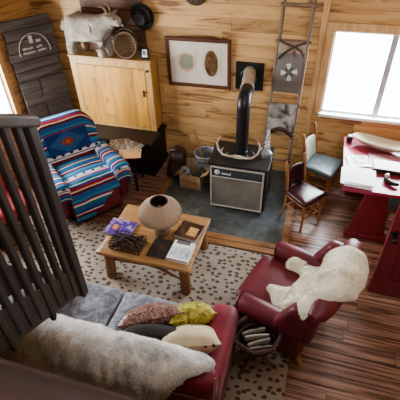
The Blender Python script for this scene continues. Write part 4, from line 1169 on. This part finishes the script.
# ------------------------------------------------------------------ dining chairs
def make_chair(label, loc, rot, seat_m, back_m, ph=.88):
    t = thing('dining_chair', label, 'chair', loc, rot, 'wooden dining chairs')
    w, d_ = .40, .38
    sp = lambda p: Vector((p.x*(1-.10*(p.y/.2)), p.y, p.z))
    obj('seat_frame', MB().rbox((0, 0, .40), (w-.02, d_-.01, .05), .012, 6, shape=sp), 'chairwood', t)
    obj('seat', MB().rbox((0, -.005, .44), (w+.01, d_+.01, .06), .026, 10, puff=.016, shape=sp), seat_m, t)
    for s in (-1, 1):
        obj('leg', MB().tube([(s*.185, -.17, 0), (s*.18, -.165, .2), (s*.175, -.16, .40)], [.016, .020, .020], 10), 'chairwood', t)
        obj('post', MB().tube([(s*.165, .22, 0), (s*.16, .175, .25), (s*.16, .17, .45), (s*.165, .20, .68), (s*.17, .235, ph-.02), (s*.17, .24, ph)], [.017, .019, .020, .019, .019, .010], 10), 'chairwood', t)
        for z in (.14, .25): obj('stretcher', MB().tube([(s*.18, -.165, z), (s*.163, .185, z)], .011, 8), 'chairwood', t)
    for z in (.19, .28): obj('stretcher', MB().tube([(-.18, -.165, z), (.18, -.165, z)], .011, 8), 'chairwood', t)
    obj('stretcher', MB().tube([(-.16, .18, .2), (.16, .18, .2)], .011, 8), 'chairwood', t)
    q = Matrix.Rotation(R(-11), 3, 'X')
    obj('backrest', MB().rbox((0, .188, .605), (.29, .04, .28), .02, 8, rot=q, shape=lambda p: Vector((p.x, p.y+.02*(1-(p.x/.15)**2), p.z+.02*(1-(p.x/.15)**2)*(1 if p.z > 0 else 0)))), back_m, t)
    return t
make_chair('oak dining chair with wine-red vinyl seat and back beside the stove', (.075, 3.80, .005), R(-37+90), 'vinyl', 'vinyl', .86).scale = (.86, .86, .93)
make_chair('oak dining chair with grey-green seat and pale back under window', (.235, 4.40, .0), R(-19+90), 'greenpad', 'creampad')
make_chair('dining chair with green seat tucked at right side of red table', (1.18, 3.88, .0), R(-90+72-90), 'greenpad', 'greenpad', .80)

# ------------------------------------------------------------------ red trestle table
t = thing('red_trestle_table', 'long red painted trestle table under the window covered with papers', 'table', (.805, 4.08, 0))
obj('tabletop', MB().span((-.375, -.54, .715), (.375, .54, .755)), 'redpaint_sheen', t, smooth=False, bevel=.006)
for y in (-.40, .40):
    tr = obj('trestle', MB().prism([(-.20, .07), (.20, .07), (.10, .715), (-.10, .715)], y-.02, y+.02), 'redpaint', t, smooth=False, bevel=.005)
    obj('trestle_foot', MB().span((-.225, y-.045, 0), (.225, y+.045, .075)), 'redpaint', tr, smooth=False, bevel=.01)
obj('stretcher_beam', MB().span((-.02, -.40, .22), (.02, .40, .31)), 'redpaint', t, smooth=False, bevel=.004)
TZ = .755
o = obj('table_runner', MB().grid(lambda u, v: Vector((u, v, .002+.002*noise.noise(Vector((u*9, v*9, 0))))), frange(-.10, .33, 12), frange(-.12, .22, 12)), 'runner', loc=(.805, 4.08, TZ+.001), solid=.003)
tag(o, 'pink printed paper runner lying along the red table top', 'runner')
TZ += .0055
def sheets(name, label, cat, c, size, ang, n, mat='paper', spread=.02, th=.003, group=None, seed=1):
    t = thing(name, label, cat, (c[0], c[1], c[2] if len(c) > 2 else TZ), R(ang), group); rnd = random.Random(seed)
    for i in range(n):
        m = rz(rnd.uniform(-7, 7) if n > 1 else 0); o = Vector((rnd.uniform(-spread, spread), rnd.uniform(-spread, spread), th*i+th/2+.0005*i))
        obj('sheet', MB().box(o, (size[0], size[1], th), rot=m), mat, t, smooth=False)
    return t
sheets('paper_stack', 'thick stack of white papers at the near left corner of red table', 'papers', (.575, 3.715), (.28, .29), -6, 8, spread=.030, th=.007)
sheets('paper_folder', 'white and grey folder of papers behind the paper stack', 'papers', (.585, 4.08), (.24, .22), 12, 2, spread=.01, th=.004, seed=3)
o = obj('photo_print', MB().span((-.09, -.07, 0), (.09, .07, .002)), 'mag1', smooth=False, loc=(.61, 4.10, TZ+.0105), rotz=R(16)); tag(o, 'grey photo print lying on the folder of papers', 'photo')
t = thing('white_box', 'flat white box with dark sides in the middle of red table', 'box', (.885, 3.985, TZ), R(-3))
obj('box_body', MB().span((-.14, -.09, 0), (.14, .09, .05)), 'darkcover', t, smooth=False, bevel=.003)
obj('box_lid', MB().span((-.143, -.093, .047), (.143, .093, .056)), 'paper', t, smooth=False, bevel=.003)
t = thing('tape_dispenser', 'black curved tape dispenser near the right front of red table', 'tape dispenser', (.875, 3.74, TZ), R(-62))
obj('dispenser_body', MB().rbox((0, 0, .026), (.20, .055, .05), .02, 8, shape=lambda p: Vector((p.x, p.y+.05*(p.x/.1)**2, p.z*(1-.25*p.x/.1)))), 'black', t)
obj('tape_roll', MB().lathe([(.012, -.012), (.03, -.012), (.03, .012), (.012, .012), (.012, -.012)], c=(-.045, .01, .048), rot=Matrix.Rotation(PI/2, 3, 'X'), seg=20), 'steel', t)
# dough bowl
t = thing('dough_bowl', 'long carved wooden dough bowl on the window side of red table', 'bowl', (.83, 4.40, TZ), R(-17))
def bowl(u, a, inner):
    L, Wd = .34, .115; sh_ = [0, .55, .78, .92, 1.0]; 
    r = u; z = .085*(r**2.2)+(.012 if inner else 0)
    ca, sa = math.cos(a), math.sin(a); e = 2.6
    x = L*r*math.copysign(abs(ca)**(2/e), ca); y = Wd*r*math.copysign(abs(sa)**(2/e), sa)
    if inner: x *= .96; y *= .90
    return Vector((x, y, z+.012*abs(x/L)))
b = MB(); us = frange(.02, 1, 10); an = frange(0, 2*PI, 40)
b.grid(lambda u, a: bowl(u, a, False), us, an); b.grid(lambda u, a: bowl(u, a, True), us, an)
b.grid(lambda k_, a: bowl(1, a, False).lerp(bowl(1, a, True), k_), [0, 1], an)
obj('bowl_body', b, 'doughbowl', t)
obj('handle', MB().rbox((.355, 0, .092), (.05, .07, .02), .009, 5), 'doughbowl', t)
t = thing('ink_jar', 'small dark jar with pale lid at back left corner of red table', 'jar', (.49, 4.50, TZ))
obj('jar_body', MB().lathe([(0, 0), (.032, 0), (.036, .01), (.036, .055), (.024, .065), (0, .066)], seg=18), 'black', t)
obj('lid', MB().lathe([(.027, .062), (.028, .066), (.028, .08), (0, .082)], seg=18), 'creampad', t)

# ------------------------------------------------------------------ red chair by the left window (seen between balusters)
t = thing('red_side_chair', 'dusty red upholstered chair by the left window behind the stair railing', 'chair', (-3.25, 2.72, .0), R(62))
obj('seat', MB().rbox((0, -.02, .40), (.54, .54, .14), .05, 8, puff=.02), 'redblanket', t)
obj('backrest', MB().rbox((0, .24, .72), (.54, .11, .56), .05, 8, rot=(R(-10), 0, 0)), 'redblanket', t)
obj('seat_frame', MB().span((-.26, -.27, .28), (.26, .24, .335)), 'dark', t, smooth=False, bevel=.006)
for x in (-.23, .23):
    for y in (-.23, .2): obj('leg', MB().tube([(x, y, 0.0), (x, y, .3)], [.016, .022], 8), 'dark', t)

# ------------------------------------------------------------------ stairs and loft railing
t = thing('staircase', 'dark wooden staircase with square balusters descending from the loft at left', 'staircase', (0, 0, 0))
X0 = -1.22; sl = -.52
zs_ = lambda y: 1.62+sl*(y-.60)       # lower edge line of the stringer in the y-z plane
yE = 1.335
obj('stringer', MB().prism([(.2, zs_(.2)+.0), (yE-.01, zs_(yE)+.01), (yE-.01, zs_(yE)+.24), (.2, zs_(.2)+.28)], X0-.06, X0+.010, axis=0), 'rail', t, smooth=False, bevel=.006)
obj('stringer', MB().prism([(.2, zs_(.2)+.05), (yE, zs_(yE)+.03), (yE, zs_(yE)+.17), (.2, zs_(.2)+.25)], X0-.86, X0-.82, axis=0), 'rail', t, smooth=False, bevel=.006)
obj('soffit', MB().prism([(.2, zs_(.2)+.01), (yE-.03, zs_(yE)+.02), (yE-.03, zs_(yE)+.045), (.2, zs_(.2)+.035)], X0-.83, X0-.05, axis=0), 'darkx', t, smooth=False)
for k in range(3):
    y0 = .20+.33*k; z = zs_(y0+.17)+.13
    obj('tread', MB().span((X0-.83, y0, z-.04), (X0-.05, y0+.35, z)), 'dark', t, smooth=False, bevel=.01)
    obj('riser', MB().span((X0-.83, y0-.02, z-.02), (X0-.05, y0, z+.155)), 'darkx', t, smooth=False)
obj('landing', MB().span((X0-.86, 1.19, 1.295), (X0-.03, yE, 1.345)), 'dark', t, smooth=False, bevel=.01)
for k in range(7):
    x1 = X0-.86-.225*k; z = 1.345-.17*(k+1)
    if z > .05: obj('tread', MB().span((x1-.26, 1.02, z-.04), (x1, yE, z)), 'dark', t, smooth=False, bevel=.01)
obj('stringer', MB().prism([(X0-.86, 1.31), (X0-.86, 1.12), (-3.70, .0), (-3.70, .12)], 1.0, 1.035, axis=1), 'rail', t, smooth=False)
zr = lambda y: 2.44+sl*(y-1.36)*1.0
for i in range(17):
    y = 1.322-.071*i
    top = zr(y)-.02; bot = zs_(y)+(-.02 if i % 4 == 0 else .04)
    if i == 0:
        obj('newel', MB().box((X0, y, (top+bot)/2), (.05, .055, top-bot), ), 'rail', t, smooth=False, bevel=.006)
        continue
    b = MB().box((X0, y, (top+bot)/2), (.034, .033, top-bot))
    obj('baluster', b, 'rail', t, smooth=False, bevel=.005)
for y in (1.322, 1.038, .754):
    obj('drop_finial', MB().lathe([(0, -.045), (.014, -.04), (.02, -.02), (.016, 0), (.02, .01)], c=(X0, y, zs_(y)+.0), seg=12), 'rail', t)
b = MB(); yy0, yy1 = .2, 1.365
b.prism([(yy0, zr(yy0)-.03), (yy1, zr(yy1)-.03), (yy1+.02, zr(yy1)+.0), (yy1, zr(yy1)+.03), (yy0, zr(yy0)+.045)], X0-.05, X0+.035, axis=0)
obj('handrail', b, 'railtop', t, smooth=False, bevel=.012)
t = thing('loft_railing', 'brown wooden loft railing along the near edge in the foreground', 'railing', (0, 0, 0))
obj('handrail', MB().rbox((.40, .215, 2.62), (3.2, .085, .07), .03, 8), 'loftrail', t)
for i in range(13): obj('baluster', MB().box((-1.1+.25*i, .19, 2.30), (.035, .035, .64)), 'loftrail', t, smooth=False)
obj('bottom_rail', MB().box((.40, .19, 1.98), (3.2, .06, .06)), 'loftrail', t, smooth=False, bevel=.006)

# ------------------------------------------------------------------ camera
cx_ = Vector((0.9603, 0.2771, -0.0237)); f_ = 400.
V_ = Vector((15, 490, f_)).normalized(); Xv = Vector((-1650, -276, f_)); Xc = -(Xv-V_*Xv.dot(V_)); Xc.normalize(); Zc = -V_; Yc = Zc.cross(Xc)
right = Vector((Xc[0], Yc[0], Zc[0])); down = Vector((Xc[1], Yc[1], Zc[1])); fwd = Vector((Xc[2], Yc[2], Zc[2]))
cam = bpy.data.cameras.new('camera'); cam.sensor_width = 36; cam.lens = 36; cam.clip_start = .05
co_ = bpy.data.objects.new('camera', cam); COL.objects.link(co_)
mw = Matrix.Identity(4)
for r in range(3): mw[r][0] = right[r]; mw[r][1] = -down[r]; mw[r][2] = -fwd[r]; mw[r][3] = (0, 0, 3.3)[r]
co_.matrix_world = mw
cam.dof.use_dof = True; cam.dof.focus_distance = 4.2; cam.dof.aperture_fstop = 5.0
scn.camera = co_

# ------------------------------------------------------------------ light
w = bpy.data.worlds.new('daylight'); scn.world = w; w.use_nodes = True
bg = w.node_tree.nodes['Background']; bg.inputs[0].default_value = (.86, .94, 1, 1); bg.inputs[1].default_value = 7.0
def area(name, loc, rot, sx, sy, power, col=(1, 1, 1), spread=180):
    l = bpy.data.lights.new(name, 'AREA'); l.shape = 'RECTANGLE'; l.size = sx; l.size_y = sy; l.energy = power; l.color = col; l.spread = R(spread)
    o = bpy.data.objects.new(name, l); COL.objects.link(o); o.location = loc; o.rotation_euler = rot; return o
area('back_window_light', ((wx0+wx1)/2, YB+.20, 1.45), (R(-78), 0, 0), 1.25, .95, 120, (.80, .91, 1))
area('left_window_light', (XL-.2, 3.1, 1.4), (0, R(-78), 0), 1.0, 1.5, 120, (.93, .97, 1))
area('loft_fill_light', (.9, -2.1, 3.8), (R(57), 0, 0), 2.4, 1.5, 115, (.86, .93, 1))  # added fill from behind the camera; no window stands there
area('overhead_fill_light', (.2, 1.7, 4.5), (0, 0, 0), 3.4, 2.6, 34, (.86, .93, 1))  # added soft fill from above; the ceiling has no opening
scn.view_settings.view_transform = 'AgX'
scn.view_settings.exposure = 0.2
scn.view_settings.look = 'AgX - Medium High Contrast'
